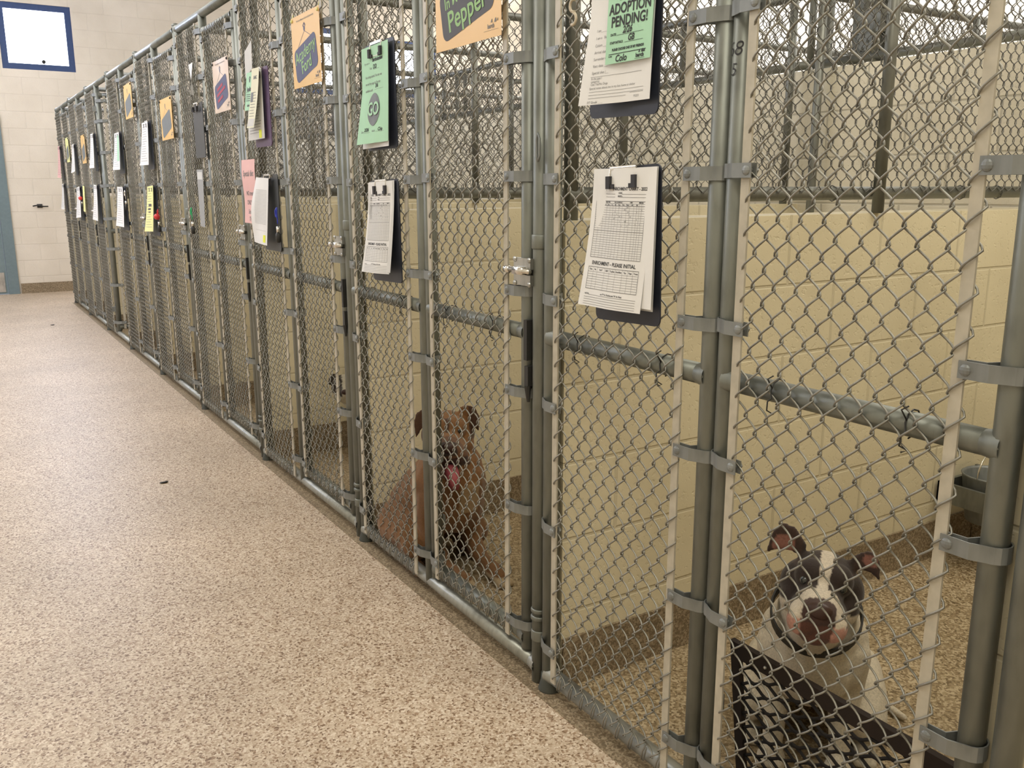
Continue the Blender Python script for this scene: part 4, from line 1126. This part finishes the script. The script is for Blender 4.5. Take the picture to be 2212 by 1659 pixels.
# S hook at the top of the nearest wire panel
mb = MB(); pts = []
for i in range(9): a = math.radians(60 + 30 * i); pts.append((0, .011 * -math.cos(a) , .014 + .012 * math.sin(a)))
for i in range(8): a = math.radians(90 - 30 * i); pts.append((0, .011 * -math.cos(a), -.012 + .012 * math.sin(a)))
mb.tube(pts, .0030, 8); o = mb.build('s_hook', M['hook'], None, True); o.location = (1.158, 1.612, 1.635); tag(o, 'tan S-shaped hook on the wire beside the nearest upper clipboard', 'hook')

# loose bits on the floor
for i, (x, y) in enumerate(((0.78, 9.6), (0.70, 4.05))):
    mb = MB(); mb.sphere((0, 0, .004), .012, 10, 6, (1.6, .6, .3)); mb.sphere((.012, .006, .004), .008, 8, 6, (1, .6, .4))
    o = mb.build('leaf_scrap', M['dark'], None, True); o.location = (x, y, 0); tag(o, ['tiny dark scrap on the aisle floor near the far wall', 'tiny dark scrap on the middle of the aisle floor'][i], 'scrap')

# ------------------------------------------------------------------ ceiling lights (fixtures, lamps and added fills)
LP = [(8.0, 12.2), (5.8, 9.0), (5.8, 4.5), (-0.4, 2.0), (-0.4, 6.5), (-0.4, 11.0)]
for i, (x, y) in enumerate(LP):
    r = empty('ceiling_light', (x, y, CZ - 0.001), 'long white fluorescent fixture on the ceiling', 'ceiling light', 'fluorescent fixtures')
    MB().box(-.14, .14, -.61, .61, -.05, 0).build('housing', M['white'], r)
    for sx in (-.06, .06):
        t = MB(); t.tube([(sx, -.58, -.07), (sx, .58, -.07)], .018, 12)
        t.build('tube_lamp', M['lampw'], r, True)

def area(name, loc, rot, sx, sy, e, col):
    l = bpy.data.lights.new(name, 'AREA'); l.shape = 'RECTANGLE'; l.size = sx; l.size_y = sy; l.energy = e; l.color = col
    o = bpy.data.objects.new(name, l); C.objects.link(o); o.location = loc; o.rotation_euler = rot; return o
area('aisle_lights', (-0.5, 7.5, 4.2), (0, 0, 0), 1.0, 8.0, 150, (1.0, 0.965, 0.92))
area('divider_fill', (-0.4, -0.4, 4.1), (math.radians(28), math.radians(-8), 0), 2.2, 1.4, 82, (1.0, 0.95, 0.82))  # added fill above and behind the camera, brightens the divider faces
area('back_room_lights', (6.8, 6.5, 4.2), (0, 0, 0), 2.0, 11.0, 330, (1.0, 0.98, 0.95))
area('kennel_fill', (3.2, 1.6, 4.2), (math.radians(12), 0, 0), 1.6, 5.5, 118, (1.0, 0.945, 0.82))  # added fill without a fixture, sized to brighten only the nearer kennels
area('daylight_far_window', (1.2, FARY - 0.05, 3.08), (math.radians(-90), 0, 0), 0.7, 0.6, 60, (0.62, 0.72, 1.0))
area('daylight_side_windows', (RX0 + 0.05, 8.0, 2.9), (0, math.radians(-72), 0), 1.2, 6.0, 140, (0.70, 0.76, 1.0))

wd = bpy.data.worlds.new('world'); bpy.context.scene.world = wd; wd.use_nodes = True
bg = wd.node_tree.nodes['Background']; bg.inputs['Color'].default_value = (0.75, 0.82, 1.0, 1); bg.inputs['Strength'].default_value = 0.4

# ------------------------------------------------------------------ camera
pitch, yaw, roll = math.radians(12.325), math.radians(31.983), math.radians(-0.137)
Fv = Vector((math.sin(yaw) * math.cos(pitch), math.cos(yaw) * math.cos(pitch), -math.sin(pitch)))
Rv = Vector((math.cos(yaw), -math.sin(yaw), 0)); Uv = Rv.cross(Fv)
Rn = Rv * math.cos(roll) + Uv * math.sin(roll); Un = Uv * math.cos(roll) - Rv * math.sin(roll)
cd = bpy.data.cameras.new('camera'); cd.sensor_width = 36; cd.lens = 36 * 1936.4 / 2212; cd.clip_start = 0.02
co = bpy.data.objects.new('camera', cd); C.objects.link(co)
co.matrix_world = Matrix.Translation((0, 0, 1.28)) @ Matrix((Rn, Un, -Fv)).transposed().to_4x4()
bpy.context.scene.camera = co
sc = bpy.context.scene
sc.view_settings.view_transform = 'Standard'; sc.view_settings.look = 'None'; sc.view_settings.exposure = 0.0
